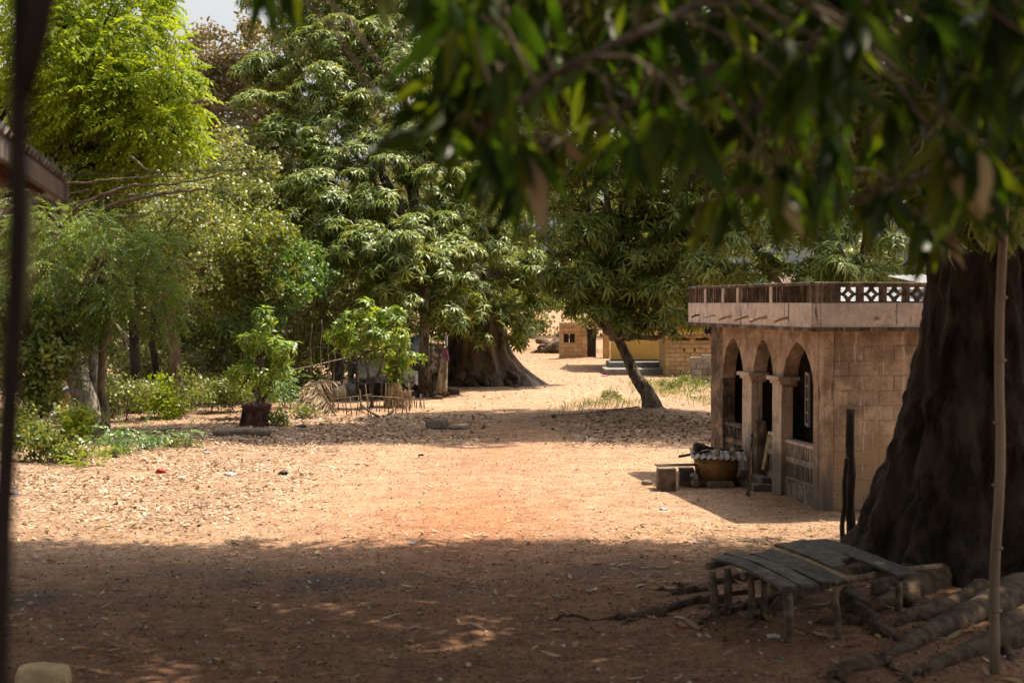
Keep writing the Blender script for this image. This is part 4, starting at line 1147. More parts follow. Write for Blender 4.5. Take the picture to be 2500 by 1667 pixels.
# stick fence
fence = thing('stick_fence', gp(880, 1008), 'broken low fence of thin dry sticks before the tarp stall', 'fence')
rf = random.Random(9)
for k in range(20):
    px = 806 + k * 10.2 + rf.uniform(-4, 4); py = 1010 + rf.uniform(-6, 4)
    b0 = gp(px, py); hh = rf.choice((.25, .32, .45, .6, .75, .3))
    MB().tube([b0 - np.array((0, 0, .05)), b0 + np.array((rf.uniform(-.08, .08), rf.uniform(-.05, .05), hh))], [.016, .011], 5).build('stick', 'stick', fence)
for (a, b, z0, z1) in ((812, 905, .32, .40), (890, 985, .42, .30)):
    MB().tube([gp(a, 1006) + np.array((0, 0, z0)), gp(b, 1000) + np.array((0, 0, z1))], .013, 5).build('rail', 'stick', fence)
for k, (a, b, z0, z1, lab) in enumerate((((880, 1004), (925, 1020), .2, .03, 'dry split pole lying against the stick fence'), ((935, 1018), (960, 1012), .02, .10, 'short curved dry branch on the ground by the fence'))):
    s_ = thing('dry_branch', gp(*a), lab, 'branch')
    MB().tube(curve_pts([gp(*a) + np.array((0, 0, z0)), (gp(*a) + gp(*b)) / 2 + np.array((0, 0, (z0 + z1) / 2 - .03)), gp(*b) + np.array((0, 0, z1))], 4), [.03] * 9, 6).build('wood', 'stick', s_)
# tarp stall
def cloth(name, quad, nu, nv, amp, mat, parent, seed, thick=.008):
    """draped sheet through four corners (p00,p10,p11,p01) with folds"""
    r = np.random.default_rng(seed)
    a, b, c, d = [np.array(x, float) for x in quad]
    nrm = np.cross(b - a, d - a); nrm /= np.linalg.norm(nrm)
    ph = r.uniform(0, 6, 6)
    V = []
    for L in (0, 1):
        for j in range(nv + 1):
            for i in range(nu + 1):
                u, v = i / nu, j / nv
                p = (a * (1 - u) + b * u) * (1 - v) + (d * (1 - u) + c * u) * v
                o = amp * (math.sin(u * 9 + ph[0] + 2 * v) * .5 + math.sin(u * 17 + ph[1] - 3 * v) * .3 + math.sin(v * 11 + ph[2] + u * 4) * .35)
                e = amp * .8 * math.sin(u * 13 + ph[3]) * (1 - v)
                V.append(p + nrm * (o - L * thick) + np.array((0, 0, e * .6)))
    m_ = nu + 1; K = m_ * (nv + 1); f = []
    for j in range(nv):
        for i in range(nu):
            q = j * m_ + i
            f += [(q, q + 1, q + m_ + 1, q + m_), (K + q, K + q + m_, K + q + m_ + 1, K + q + 1)]
    for i in range(nu):
        f += [(i, K + i, K + i + 1, i + 1), (nv * m_ + i, nv * m_ + i + 1, K + nv * m_ + i + 1, K + nv * m_ + i)]
    for j in range(nv):
        f += [(j * m_, (j + 1) * m_, K + (j + 1) * m_, K + j * m_), (j * m_ + nu, K + j * m_ + nu, K + (j + 1) * m_ + nu, (j + 1) * m_ + nu)]
    return MB().add(V, f, True).build(name, mat, parent)
Ys = 40.5
stall = thing('tarp_stall', (at(950, 940, Ys)[0], Ys + .8, 0), 'makeshift stall of sticks roofed with grey and black tarpaulin', 'stall')
def sa(px, py, dy=0): return at(px, py, Ys + dy)
cloth('tarp', [sa(868, 926), sa(1012, 930), sa(1000, 872, 1.6), sa(885, 868, 1.6)], 24, 12, .07, 'tarp', stall, 1)
cloth('tarp', [sa(862, 938, -.05), sa(950, 935, -.05), sa(945, 918, .05), sa(868, 920, .05)], 18, 6, .06, 'tarp_dark', stall, 2)
cloth('tarp', [sa(990, 945, -.02), sa(1020, 940, -.02), sa(1020, 905, .3), sa(985, 905, .3)], 8, 8, .05, 'tarp', stall, 3)
cloth('back_sheet', [sa(868, 975, 1.8), sa(1030, 975, 1.8), sa(1030, 880, 1.8), sa(868, 880, 1.8)], 14, 8, .05, 'tarp_dark', stall, 4)
for (px, py0, py1, dy) in ((872, 968, 872, 0), (930, 965, 890, .0), (1000, 966, 890, .1), (890, 962, 868, 1.6), (1000, 962, 868, 1.6)):
    MB().tube([(at(px, py0, Ys + dy)[0], Ys + dy, -.05), sa(px + 4, py1, dy)], [.04, .032], 7, True, .1, px).build('post', 'stick', stall)
MB().tube([sa(865, 925, .03), sa(1015, 929, .03)], .03, 6).build('rail', 'stick', stall)
MB().tube([sa(940, 962, -.3), sa(1010, 955, -.3)], .035, 6).build('rail', 'stick', stall)
bs = thing('blue_sheet', sa(985, 880, 2.4), 'crumpled pale blue plastic sheet hung behind the young mango', 'plastic sheet')
cloth('sheet', [sa(935, 902, 2.2), sa(1032, 900, 2.2), sa(1030, 818, 2.6), sa(945, 822, 2.6)], 20, 12, .12, 'bluesheet', bs, 6)
MB().tube([(sa(940, 900, 2.5)[0], Ys + 2.5, 0), sa(943, 818, 2.5)], .03, 6).build('post', 'stick', bs)
MB().tube([(sa(1033, 900, 2.5)[0], Ys + 2.5, 0), sa(1033, 815, 2.5)], .03, 6).build('post', 'stick', bs)
# hanging cloths right of the trunk
Yc = 41.3
def ca_(px, py, dy=0): return at(px, py, Yc + dy)
hc = thing('hanging_cloth', (ca_(1068, 900)[0], Yc, 0), 'grey patterned cloth hung over a pole right of the slim mango trunk', 'cloth')
MB().tube([(ca_(1085, 950)[0], Yc + .1, 0), ca_(1082, 838, .1)], .035, 7).build('post', 'stick', hc)
MB().tube([(ca_(1050, 950)[0], Yc + .1, 0), ca_(1052, 838, .1)], .035, 7).build('post', 'stick', hc)
MB().tube([ca_(1046, 842, .1), ca_(1088, 842, .1)], .025, 7).build('rail', 'stick', hc)
cloth('cloth', [ca_(1047, 908), ca_(1082, 912), ca_(1078, 838, .1), ca_(1050, 838, .1)], 16, 12, .09, 'patterned', hc, 7)
cloth('cloth', [ca_(1044, 960, .1), ca_(1066, 955, .1), ca_(1070, 905, .2), ca_(1050, 905, .2)], 8, 8, .05, 'tarp_dark', hc, 8)
hs = thing('hanging_sack', (ca_(1085, 900)[0], Yc, 0), 'pale sacking hung to the ground before the buttressed tree', 'sack')
cloth('sacking', [ca_(1062, 957, -.1), ca_(1092, 959, -.1), ca_(1094, 862, .1), ca_(1080, 850, .1)], 14, 12, .06, 'sack', hs, 9)
hpc = thing('purple_cloth', ca_(1090, 870, -.1), 'small purple cloth draped over the pale sacking', 'cloth')
cloth('cloth', [ca_(1080, 876, -.15), ca_(1097, 882, -.15), ca_(1093, 850, -.05), ca_(1077, 850, -.05)], 10, 8, .05, 'purple', hpc, 10)
tq = thing('turquoise_cloth', ca_(1088, 840, .4), 'turquoise rag hanging above the purple cloth', 'cloth')
cloth('cloth', [ca_(1086, 846, .3), ca_(1093, 846, .3), ca_(1093, 818, .3), ca_(1086, 818, .3)], 6, 8, .04, 'bluesheet', tq, 11)
# stump post with dark cloth
ps = gp(856, 962)
stp_ = thing('grey_gate_post', ps, 'stout pale grey post left of the stall with a black cloth on it', 'post')
MB().box(ps + np.array((0, .1, .55)), (.19, .17, 1.15), .1).build('shaft', 'greyblock', stp_, bev=.02)
MB().box(ps + np.array((0, .1, 1.15)), (.25, .22, .06), .1).build('cap', 'greyblock', stp_, bev=.01)
cloth('cloth', [at(855, 925, ps[1] - .1), at(872, 905, ps[1] - .1), at(880, 880, ps[1]), at(866, 878, ps[1])], 10, 8, .06, 'tarp_dark', stp_, 12)
for k, (px, py, d, lab) in enumerate(((1075, 968, (.55, .3, .14), 'flat stone at the foot of the hanging sack'), (1098, 964, (.6, .25, .22), 'dark log end lying right of the hanging sack'), (1068, 974, (.3, .2, .12), 'small stone before the hanging cloths'))):
    p = gp(px, py)
    tag(rough_stone('stone', p + np.array((0, 0, d[2] / 2 - .02)), d, 'bark_root', None, 30 + k, 2, .12, True, .1), lab, 'stone')
# rope line to the stall
rp_ = thing('stick_rail', at(690, 906, 37), 'thin slanting pole tied between the shrubs and the grey post', 'pole')
MB().tube(curve_pts([at(670, 912, 36.5), at(760, 893, 37.5), at(850, 872, 39)], 6), .016, 5).build('shaft', 'stick', rp_)
# straw wrapped stump, twig ball, stakes
sp_ = gp(962, 996)
sw_ = thing('straw_guard', sp_, 'bundle of dry straw tied round the foot of the small mango', 'straw')
m = MB(); rs = random.Random(4)
for k in range(70):
    a = rs.uniform(0, 6.28); r0 = .16 * math.sqrt(rs.random()) + .04
    q0 = sp_ + np.array((r0 * 1.5 * math.cos(a), r0 * 1.3 * math.sin(a), 0)); q1 = sp_ + np.array((r0 * math.cos(a + .2), r0 * math.sin(a + .2), rs.uniform(.4, .68)))
    m.tube([q0, (q0 + q1) / 2 + np.array((rs.uniform(-.02, .02), 0, 0)), q1], [.012, .01, .006], 4, False)
m.build('straw', 'straw', sw_, 'stuff')
tbp = gp(990, 1000)
tw_ = thing('twig_tangle', tbp, 'round tangle of fine dry twigs right of the straw bundle', 'twigs')
m = MB()
for k in range(110):
    d0 = np.array([rs.gauss(0, 1) for _ in range(3)]); d0 /= np.linalg.norm(d0); d1 = np.array([rs.gauss(0, 1) for _ in range(3)]); d1 /= np.linalg.norm(d1)
    c_ = tbp + np.array((0, .1, .25)); S_ = np.array((.18, .15, .26))
    m.tube([c_ + d0 * S_, c_ + (d0 + d1) * S_ * .75, c_ + d1 * S_], .004, 3, False)
m.build('twigs', 'straw', tw_, 'stuff')
for k in range(6):
    b0 = gp(1004 + k * 6.5 + rs.uniform(-2, 2), 996 + rs.uniform(-3, 2))
    s_ = MB().tube([b0 - np.array((0, 0, .05)), b0 + np.array((rs.uniform(-.03, .03), 0, rs.uniform(.18, .36)))], [.018, .014], 5).build('short_stake', 'stick')
    tag(s_, ('leftmost short stake, nearest the twig tangle', 'second short stake from the twig tangle', 'third short stake from the twig tangle', 'fourth short stake from the twig tangle', 'fifth short stake from the twig tangle', 'rightmost short stake, farthest from the twig tangle')[k], 'stake', 'short stakes by the twig tangle')
# fallen frond near the leaning mango
ff = thing('fallen_palm_frond', gp(1450, 1020), 'dry palm frond with green stalk lying at the leaning mango', 'palm frond')
frond(ff, gp(1560, 1002) + np.array((0, 0, .10)), gp(1300, 1024) + np.array((0, 0, .05)), -.02, 34, .7, 'deadpalm', 140, 'leaflets', .02, .05)
# small boat far left
bo = gp(118, 1005)
boat = thing('painted_boat', bo, 'small yellow boat with blue and white rail at the far left', 'boat')
bx = bo + np.array((-.1, .6, .0))
hull = []
for t in np.linspace(0, 1, 9):
    wd = .26 * math.sin(math.pi * (.12 + .8 * t)) ** .7; zb = .03 + .25 * (2 * t - 1) ** 4
    cx = bx + np.array((-.30 + .6 * t, 2.2 * (t - .5), 0))
    hull.append([cx + np.array((0, -wd, .45 + .12 * (2 * t - 1) ** 2)), cx + np.array((0, -wd * .6, zb + .05)), cx + np.array((0, 0, zb)), cx + np.array((0, wd * .6, zb + .05)), cx + np.array((0, wd, .45 + .12 * (2 * t - 1) ** 2))])
V = [v for r in hull for v in r]; fq = [(i * 5 + j, i * 5 + j + 1, (i + 1) * 5 + j + 1, (i + 1) * 5 + j) for i in range(8) for j in range(4)]
MB().add(V, fq, True).build('hull', 'boatyellow', boat)
for j, mt in ((0, 'white'), (4, 'white')):
    MB().tube([hull[i][j] + np.array((0, 0, .03)) for i in range(9)], .045, 6).build('rail', mt, boat)
MB().tube([hull[i][0] + np.array((0, -.01, -.06)) for i in range(9)], .035, 6).build('stripe', 'bluepaint', boat)
for k, (px, py, lab) in enumerate(((75, 1010, 'dark low log on the pale ground at far left'), (70, 1022, 'second dark branch lying below the far left log'))):
    l_ = thing('low_log', gp(px, py), lab, 'log')
    MB().tube([gp(px - 25, py) + np.array((0, 0, .05)), gp(px + 25, py - 2) + np.array((0, 0, .06))], [.07, .06], 7, True, .1, k).build('wood', 'bark_mid', l_)
# a fallen branch through the shrubs
fb = thing('fallen_branch', gp(300, 1063), 'thin fallen branch lying along the ground behind the low shrubs', 'branch')
MB().tube(curve_pts([gp(225, 1068) + np.array((0, 0, .08)), gp(300, 1062) + np.array((0, 0, .12)), gp(360, 1064) + np.array((0, 0, .07)), gp(440, 1056) + np.array((0, 0, .1))], 6, .01, 3), .03, 6).build('wood', 'bark_mid', fb)

# scraps of litter one can pick out
def scrap(px, py, s, mat, lab, cat='scrap', seed=0, flat=.4):
    p = gp(px, py)
    p[2] = gz(p[0], p[1]) + s * flat * .25
    return tag(rough_stone('scrap', p, (s, s * .7, s * flat), mat, None, seed, 2, .35, False), lab, cat)
scrap(393, 1155, .16, 'red', 'crumpled red cloth on the leaf litter', 'cloth', 1, .6)
scrap(693, 1158, .15, 'blackcloth', 'crumpled black plastic on the leaf litter', 'plastic', 2, .6)
scrap(563, 1161, .16, 'white', 'pale grey crumpled bag left of the black plastic', 'plastic', 3, .4)
scrap(443, 1170, .12, 'white', 'white paper scrap right of the red cloth', 'paper', 4, .5)
scrap(640, 1143, .08, 'white', 'small white disc above the pale grey bag', 'paper', 5, .3)
scrap(34, 1207, .12, 'bluepaint', 'blue rag at the left edge beside the dark post', 'cloth', 6, .4)
scrap(1028, 1112, .09, 'blackcloth', 'dark scrap in the sun just below the far shade', 'plastic', 7, .5)
scrap(873, 1134, .06, 'purple', 'tiny violet scrap on the sunny track edge', 'paper', 8, .5)
scrap(1028, 1229, .07, 'greenplastic', 'small green plastic cap on the orange track', 'plastic', 9, .3)
scrap(1619, 1246, .09, 'bluesheet', 'pale blue wrapper in the sun before the low seat', 'wrapper', 10, .4)
scrap(1006, 1329, .09, 'white', 'white wrapper at the edge of the near shade', 'wrapper', 11, .25)
scrap(1890, 1555, .10, 'white', 'white plastic scrap left of the front bench leg', 'plastic', 12, .4)
scrap(1668, 1533, .05, 'red', 'small red scrap left of the bench', 'paper', 13, .4)
scrap(1905, 1606, .04, 'greenplastic', 'little green cap on the shaded ground below the bench', 'plastic', 14, .4)
scrap(1693, 970, .2, 'white', 'white plastic bag in the grass right of the leaning mango', 'plastic', 15, .4)
scrap(1478, 918, .25, 'pink', 'pink cloth dropped at the foot of the grey steps', 'cloth', 16, .25)
scrap(505, 1108, .12, 'white', 'pale scrap beside the low shrubs at left', 'paper', 17, .4)
scrap(735, 1043, .2, 'blackcloth', 'dark lump between slab and concrete block', 'stone', 18, .5)
scrap(1410, 1147, .06, 'rust', 'small rust coloured chip on the sunny track', 'chip', 19, .3)
for (px, py, s, n) in ((505, 1362, .12, 20), (575, 1374, .07, 21)):
    pass

# ================================================================== TREES
def tree(name, base, label, cat='tree', group=None):
    base = np.array(base, float)
    return thing(name, base, label, cat, group)
def trunk_mb(parent, pts, rad, mat, n=10, wob=.06, seed=0, name='trunk', jit=.015):
    P = curve_pts(pts, 6, 0, seed)
    r_ = np.interp(np.linspace(0, 1, len(P)), np.linspace(0, 1, len(rad)), rad)
    return MB().tube(P, list(r_), n, True, wob, seed).build(name, mat, parent)
def L_(px, py, Y, rx, ry, rz):
    p = at(px, py, Y); return (p[0], p[1], p[2], rx, ry, rz)

def slope_lobes(rows, Y0, z0, slope, rpx, seed, flat=.8, step=1.25):
    """a full rounded crown whose face leans back: rows of (py, x0, x1), set deeper the higher they are"""
    r = random.Random(seed); out = []
    for py, x0, x1 in rows:
        k = (741 - py) / F
        Y = (Y0 + slope * (CAMZ - z0)) / (1 - slope * k)
        n = max(1, int(round((x1 - x0) / (rpx * step))))
        for i in range(n + 1):
            px = x0 + (x1 - x0) * i / n + r.uniform(-.25, .25) * rpx
            edge = abs(2 * i / n - 1) if n else 0
            yy = Y + 1.6 * edge ** 2 + r.uniform(-.3, .3)
            rr = rpx / F * yy * r.uniform(.85, 1.15)
            p_ = at(px, py + r.uniform(-.2, .2) * rpx, yy)
            out.append((p_[0], p_[1], p_[2], rr, rr * .9, rr * flat))
    return out
# --- the tall mango in the middle (slim trunk)
bA_ = gp(1036, 968)
ta = tree('mango_tree', bA_, 'tall glossy mango with slim trunk beside the tarp stall', 'tree', 'mango trees')
lobA = slope_lobes([(735, 960, 1110), (655, 880, 1120), (570, 790, 1150), (480, 710, 1160), (390, 690, 1170), (300, 680, 1180), (210, 680, 1180), (120, 700, 1180), (30, 710, 1180), (-60, 730, 1150)], 40.4, 3.0, 1.0, 82, 5)
fA = at(1040, 650, 42)
trunk_mb(ta, [bA_ - np.array((0, 0, .1)), at(1038, 900, 41.7), at(1036, 800, 41.8), fA], [.26, .155, .14, .13], 'bark_mid', 10, .05, 1)
for k, (dx, dy) in enumerate(((.5, -.2), (-.4, -.3), (.2, .4), (-.1, -.5))):
    MB().tube(curve_pts([bA_ + np.array((dx * .2, dy * .2, .15)), bA_ + np.array((dx * .7, dy * .7, .05)), bA_ + np.array((dx * 1.2, dy * 1.2, -.05))], 4), list(np.linspace(.11, .03, 9)), 6).build('root', 'bark_mid', ta)
limbs(ta, fA, lobA[::3], .11, 'bark_mid', 11)
foliage(ta, 'crown', lobA, 11200, 'mango', ROS, 21, 1.35, up=.6, sub=.6, inner=.14)
foliage(ta, 'blossom', lobA[14:], 160, 'flower', BLO, 22, 1.5, 'spr')
# --- the giant with buttress roots
Yb = 48.5
bB = np.array((at(1165, 930, Yb)[0], Yb, 0))
tb_ = tree('buttressed_tree', bB, 'giant old tree with folded buttress trunk behind the hanging cloths', 'tree')
def butt(parent, c, prof, mat, nl, amp, seed, n=72, name='trunk', skew=None, nz=22, lump=.0, bark=False):
    """fluted trunk: profile of (z, r); flutes fade upward; skew adds to the radius towards one side near the ground"""
    r = np.random.default_rng(seed)
    ph = r.uniform(0, 6.28, 5)
    V = []
    zs = np.array([p_[0] for p_ in prof]); rs_ = np.array([p_[1] for p_ in prof])
    Z = np.concatenate([np.linspace(zs[0], zs[0] + .5, 8)[:-1], np.linspace(zs[0] + .5, zs[-1], nz)])
    for z in Z:
        R0 = np.interp(z, zs, rs_); fl_ = np.clip(1 - (z - zs[0]) / (zs[-1] - zs[0]) * .75, .2, 1)
        for k in range(n):
            a = 2 * math.pi * k / n
            f = amp * fl_ * (abs(math.sin(nl / 2 * a + ph[0] + .12 * z)) ** .6 - .6) + amp * .5 * fl_ * math.sin((nl + 3) * a + ph[1] + .4 * z) + .03 * math.sin(13 * a + ph[2] + 2 * z) + .02 * math.sin(23 * a + 5 * z + ph[3])
            f += (0 if bark else 1) * r.normal(0, lump * .35) + lump * (math.sin(9 * a + 4.1 * z + ph[4]) * math.sin(5 * a - 6.3 * z) + .7 * math.sin(17 * a + 9 * z) * math.sin(11 * z - 6 * a + ph[1]))
            R = R0 * (1 + f)
            if bark:   # cracked plates of bark
                q_ = Vector((math.cos(a) * R0 * 7, math.sin(a) * R0 * 7, z * 2.6))
                R += .05 * (abs(mnoise.noise(q_)) - .2) + .03 * (abs(mnoise.noise(q_ * 2.7)) - .2)
            if skew is not None:
                sa_, sr, sh = skew
                R += sr * max(0, math.cos(a - sa_)) ** 4 * max(0, 1 - (z - zs[0]) / sh) ** 1.8
            V.append(np.array(c) + np.array((R * math.cos(a), R * math.sin(a), z)))
    f = [(i * n + k, i * n + (k + 1) % n, (i + 1) * n + (k + 1) % n, (i + 1) * n + k) for i in range(len(Z) - 1) for k in range(n)]
    return MB().add(V, f, True).build(name, mat, parent)
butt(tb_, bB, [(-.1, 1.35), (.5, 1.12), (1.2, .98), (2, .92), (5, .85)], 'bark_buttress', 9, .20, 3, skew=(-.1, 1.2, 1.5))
rr_ = np.random.default_rng(31)
for k in range(40):
    a = rr_.uniform(-2.6, .3); r0 = rr_.uniform(.8, 1.3); r1 = r0 + rr_.uniform(.4, 1.5 if a > -.9 else .8)
    p0 = bB + np.array((r0 * math.cos(a), r0 * math.sin(a) * .9, rr_.uniform(.1, .5))); a2 = a + rr_.uniform(-.5, .5)
    p1 = bB + np.array((r1 * math.cos(a2) , r1 * math.sin(a2) * .8, -.03))
    pm = (p0 + p1) / 2 + np.array((rr_.normal(0, .12), rr_.normal(0, .12), .0))
    MB().tube(curve_pts([p0, pm, p1], 5, .02, k), list(np.linspace(.15, .06, 11) * rr_.uniform(.7, 1.3)), 7, True, .15, k).build('root', 'bark_buttress', tb_)
lobB = slope_lobes([(778, 1075, 1290), (710, 1090, 1325), (630, 1150, 1370), (540, 1180, 1400), (440, 1180, 1420), (330, 1180, 1440), (210, 1180, 1440), (90, 1180, 1440)], 45.0, 2.2, .9, 74, 6)
fB = bB + np.array((0, 0, 4.8))
limbs(tb_, fB, lobB[::3], .3, 'bark_buttress', 13)
foliage(tb_, 'crown', lobB, 4600, 'mango', ROS, 23, 1.4, up=.6, sub=.45, inner=.12)
# --- the leaning mango
bC = gp(1592, 1003)
tc = tree('leaning_mango_tree', bC, 'mango with bare leaning trunk and low dark crown in mid clearing', 'tree', 'mango trees')
Yc_ = bC[1]
fC = at(1508, 825, Yc_ + .3)
mbC = MB()
PC = curve_pts([bC + np.array((.05, 0, -.1)), at(1583, 965, Yc_), at(1553, 920, Yc_ + .05), at(1530, 870, Yc_ + .2), fC], 7)
mbC.tube(PC, list(np.interp(np.linspace(0, 1, len(PC)), [0, .08, .25, .5, .8, 1], [.42, .28, .20, .155, .13, .115])), 14, True, .07, 5)
mbC.build('trunk', 'bark_mid', tc)
lobC = [L_(1460, 705, 35, 1.15, 1.2, .65), L_(1580, 725, 35, 1.1, 1.1, .7), L_(1500, 640, 35, 1.7, 1.6, 1.1), L_(1660, 640, 36, 1.6, 1.6, 1.2), L_(1410, 690, 36, .9, 1.0, .7), L_(1550, 785, 34.6, .6, .5, .32), L_(1455, 755, 34.6, .6, .5, .35), L_(1610, 790, 34.8, .5, .5, .3), L_(1400, 730, 35, .5, .5, .4),
        L_(1600, 500, 36, 2.2, 2.0, 1.6), L_(1420, 520, 36.5, 1.8, 1.8, 1.5), L_(1690, 740, 37, 1.0, 1.1, .6), L_(1560, 300, 35.5, 2.6, 2.0, 1.8), L_(1760, 420, 36, 2.2, 2.0, 1.6), L_(1400, 250, 35.5, 2.2, 2.0, 1.8)]
lobC2 = [(x, 33.1 + (.5 if i_ % 2 else -.4), 11.7 + .3 * math.sin(i_ * 2), 1.7, 1.7, 1.0) for i_, x in enumerate(np.arange(-4.2, 10, 1.9))]
limbs(tc, fC, lobC + lobC2[3:6], .10, 'bark_mid', 15)
foliage(tc, 'upper_crown', lobC2, 6500, 'mango', ROS_F, 26, 1.6, inner=.5, sub=.6)
foliage(tc, 'crown', lobC, 4800, 'mango', ROS, 25, 1.3, up=.55, sub=.38, inner=.2)
# --- mango behind the house
bD = np.array((8.2, 33.0, 0))
td = tree('mango_tree', bD, 'dark mango whose crown shows above the arched house parapet', 'tree', 'mango trees')
lobD = slope_lobes([(700, 1730, 2200), (620, 1740, 2300), (520, 1800, 2420), (410, 1850, 2450), (300, 1900, 2450)], 30.6, 3.4, .9, 105, 8)
fD = np.array((8.0, 33, 2.6))
trunk_mb(td, [bD - np.array((0, 0, .1)), bD + np.array((.1, 0, 1.2)), fD], [.45, .3, .28], 'bark_mid', 12, .06, 3)
limbs(td, fD, lobD[::3], .13, 'bark_mid', 17)
foliage(td, 'crown', lobD, 3400, 'mango', ROS, 27, 1.2, up=.55, sub=.38, inner=.15)

# --- young mangoes
def young(base, lobes, n, seed, label, stems, size=1.0, group='young mangoes'):
    t = tree('young_mango', base, label, 'tree', group)
    for k, s in enumerate(stems):
        trunk_mb(t, s, [.055, .045, .03], 'bark_mid', 7, .05, seed + k)
    limbs(t, stems[0][-1], lobes, .022, 'bark_mid', seed, 4)
    foliage(t, 'crown', [(l[0], l[1], l[2], l[3] * 1.12, l[4] * 1.12, l[5] * 1.15) for l in lobes], int(n * .5), 'mango_young', ROS_Y, seed, size * 1.3, sub=.3)
    return t
b0 = gp(628, 1020); b0[2] = .35
Yv = b0[1]
young(b0, [L_(640, 830, Yv, .42, .4, .45), L_(680, 860, Yv, .4, .4, .35), L_(600, 900, Yv, .36, .35, .42), L_(640, 780, Yv, .36, .34, .2), L_(690, 900, Yv - .1, .3, .3, .22), L_(640, 950, Yv, .34, .3, .3)], 250, 301,
      'young bright mango growing above the rusty drum', [[b0, at(632, 960, Yv), at(638, 860, Yv)], [b0 + np.array((.1, .1, 0)), at(655, 950, Yv), at(680, 870, Yv)]], .95)
b0 = gp(908, 995); Yv = b0[1]
young(b0, [L_(830, 800, Yv, .42, .42, .3), L_(880, 770, Yv, .5, .45, .32), L_(930, 800, Yv, .45, .42, .32), L_(880, 830, Yv - .2, .5, .4, .3), L_(940, 770, Yv + .2, .4, .4, .3), L_(840, 850, Yv, .28, .28, .2), L_(905, 880, Yv - .1, .2, .2, .18)], 250, 311,
      'young bright mango with forked stem before the tarp stall', [[b0, at(905, 945, Yv), at(888, 860, Yv)], [at(905, 945, Yv), at(925, 910, Yv), at(938, 860, Yv)]], .95)
b0 = gp(965, 992); Yv = b0[1] + .1
young(b0, [L_(975, 850, Yv, .4, .36, .34), L_(1000, 880, Yv, .3, .3, .34), L_(960, 900, Yv, .34, .3, .3), L_(965, 935, Yv - .1, .16, .16, .16), L_(985, 820, Yv, .28, .28, .2)], 150, 321,
      'small bright mango rising out of the straw bundle', [[b0, at(963, 940, Yv), at(972, 870, Yv)]], .9)

# --- lime green tree, upper left
bL = np.array((-14.6, 35.6, 0))
tl = tree('lime_green_tree', bL, 'tree with vivid lime green feathery leaves at upper left', 'tree')
lobL = [L_(250, 90, 34.5, 1.49, 1.61, 1.15), L_(340, 130, 34.5, 0.98, 1.26, 0.92), L_(440, 220, 34.5, 0.69, 0.92, 0.63), L_(330, 250, 34.0, 1.27, 1.38, 0.86), L_(210, 240, 34.5, 1.15, 1.38, 1.03), L_(250, 340, 34.5, 1.03, 1.15, 0.69), L_(410, 320, 34.2, 0.81, 1.04, 0.52), L_(150, 60, 35.5, 1.26, 1.49, 1.37), L_(240, -40, 35.5, 1.37, 1.49, 1.03), L_(60, 150, 36.0, 1.60, 1.37, 1.60), L_(340, 390, 34.0, 0.69, 0.81, 0.35), L_(240, 400, 34.5, 0.57, 0.69, 0.40)]
fL = np.array((-13.8, 35.3, 5.6))
trunk_mb(tl, [bL - np.array((0, 0, .1)), bL + np.array((.2, 0, 2.5)), fL], [.38, .3, .26], 'bark_mid', 10, .06, 6)
limbs(tl, fL, lobL, .10, 'bark_dark', 19)
foliage(tl, 'crown', lobL, 3000, 'lime', PIN, 29, 1.4, 'pin', sub=.45)
# --- feathery tree, left
bF = gp(252, 1058)
tf = tree('feathery_green_tree', bF, 'slender tan trunk carrying drooping fine feathery green sprays at left', 'tree')
lobF = [L_(130, 580, 30, .9, .9, .55), L_(250, 600, 30, .9, .9, .6), L_(360, 640, 30, .7, .8, .6), L_(110, 680, 29.8, .8, .8, .6), L_(230, 700, 29.6, .9, .8, .55), L_(340, 740, 29.8, .7, .7, .5), L_(150, 770, 29.8, .7, .7, .5), L_(400, 780, 30, .3, .4, .35), L_(260, 790, 30, .4, .5, .3), L_(60, 780, 29.5, .7, .7, .7), L_(70, 880, 29.3, .6, .6, .6), L_(130, 930, 29.3, .4, .5, .35)]
Yf = bF[1]
fF = at(242, 640, Yf)
trunk_mb(tf, [bF - np.array((0, 0, .1)), at(258, 1010, Yf), at(247, 940, Yf), at(252, 800, Yf), fF], [.13, .095, .085, .075, .06], 'bark_tan', 9, .06, 7)
limbs(tf, fF, lobF, .045, 'bark_tan', 33)
foliage(tf, 'crown', lobF, 2300, 'feather', FEA, 35, 1.0, 'pin', sub=.4)

# --- trees of the left woodland
def wood_tree(name, base, trunks, lobes, n, leaf, temps, seed, label, bark, size=1.0, mode='spr', sub=.35, lr=.06):
    t = tree(name, base, label, 'tree', 'woodland trees at left')
    for k, (pts, rad) in enumerate(trunks):
        trunk_mb(t, pts, rad, bark, 9, .08, seed + k)
    limbs(t, trunks[0][0][-1], lobes, lr, bark, seed, 3)
    foliage(t, 'crown', lobes, int(n * 1.35), leaf, temps, seed + 1, size, mode, sub=sub * 1.15)
    return t
def gtr(px, py): return gp(px, py) - np.array((0, 0, .12))
Y1 = gp(222, 1040)[1]
wood_tree('grey_trunk_tree', gp(222, 1040), [([gtr(222, 1040), at(205, 970, Y1), at(182, 900, Y1), at(160, 780, Y1), at(140, 600, Y1)], [.34, .28, .24, .2, .15]), ([gtr(232, 1035), at(232, 950, Y1 + .2), at(228, 850, Y1 + .4), at(218, 700, Y1 + .6)], [.22, .14, .12, .1])],
          [L_(120, 470, 34, 1.2, 1.2, .9), L_(230, 430, 35, 1.2, 1.2, .8), L_(60, 330, 35, 1.3, 1.2, 1.0), L_(60, 600, 34, 1.0, 1.0, .8), L_(200, 520, 35, 1.0, 1.0, .6)], 850, 'olive', SPR, 401, 'pale grey double trunk with olive crown at far left', 'bark_grey')
Y2 = gp(331, 1008)[1]
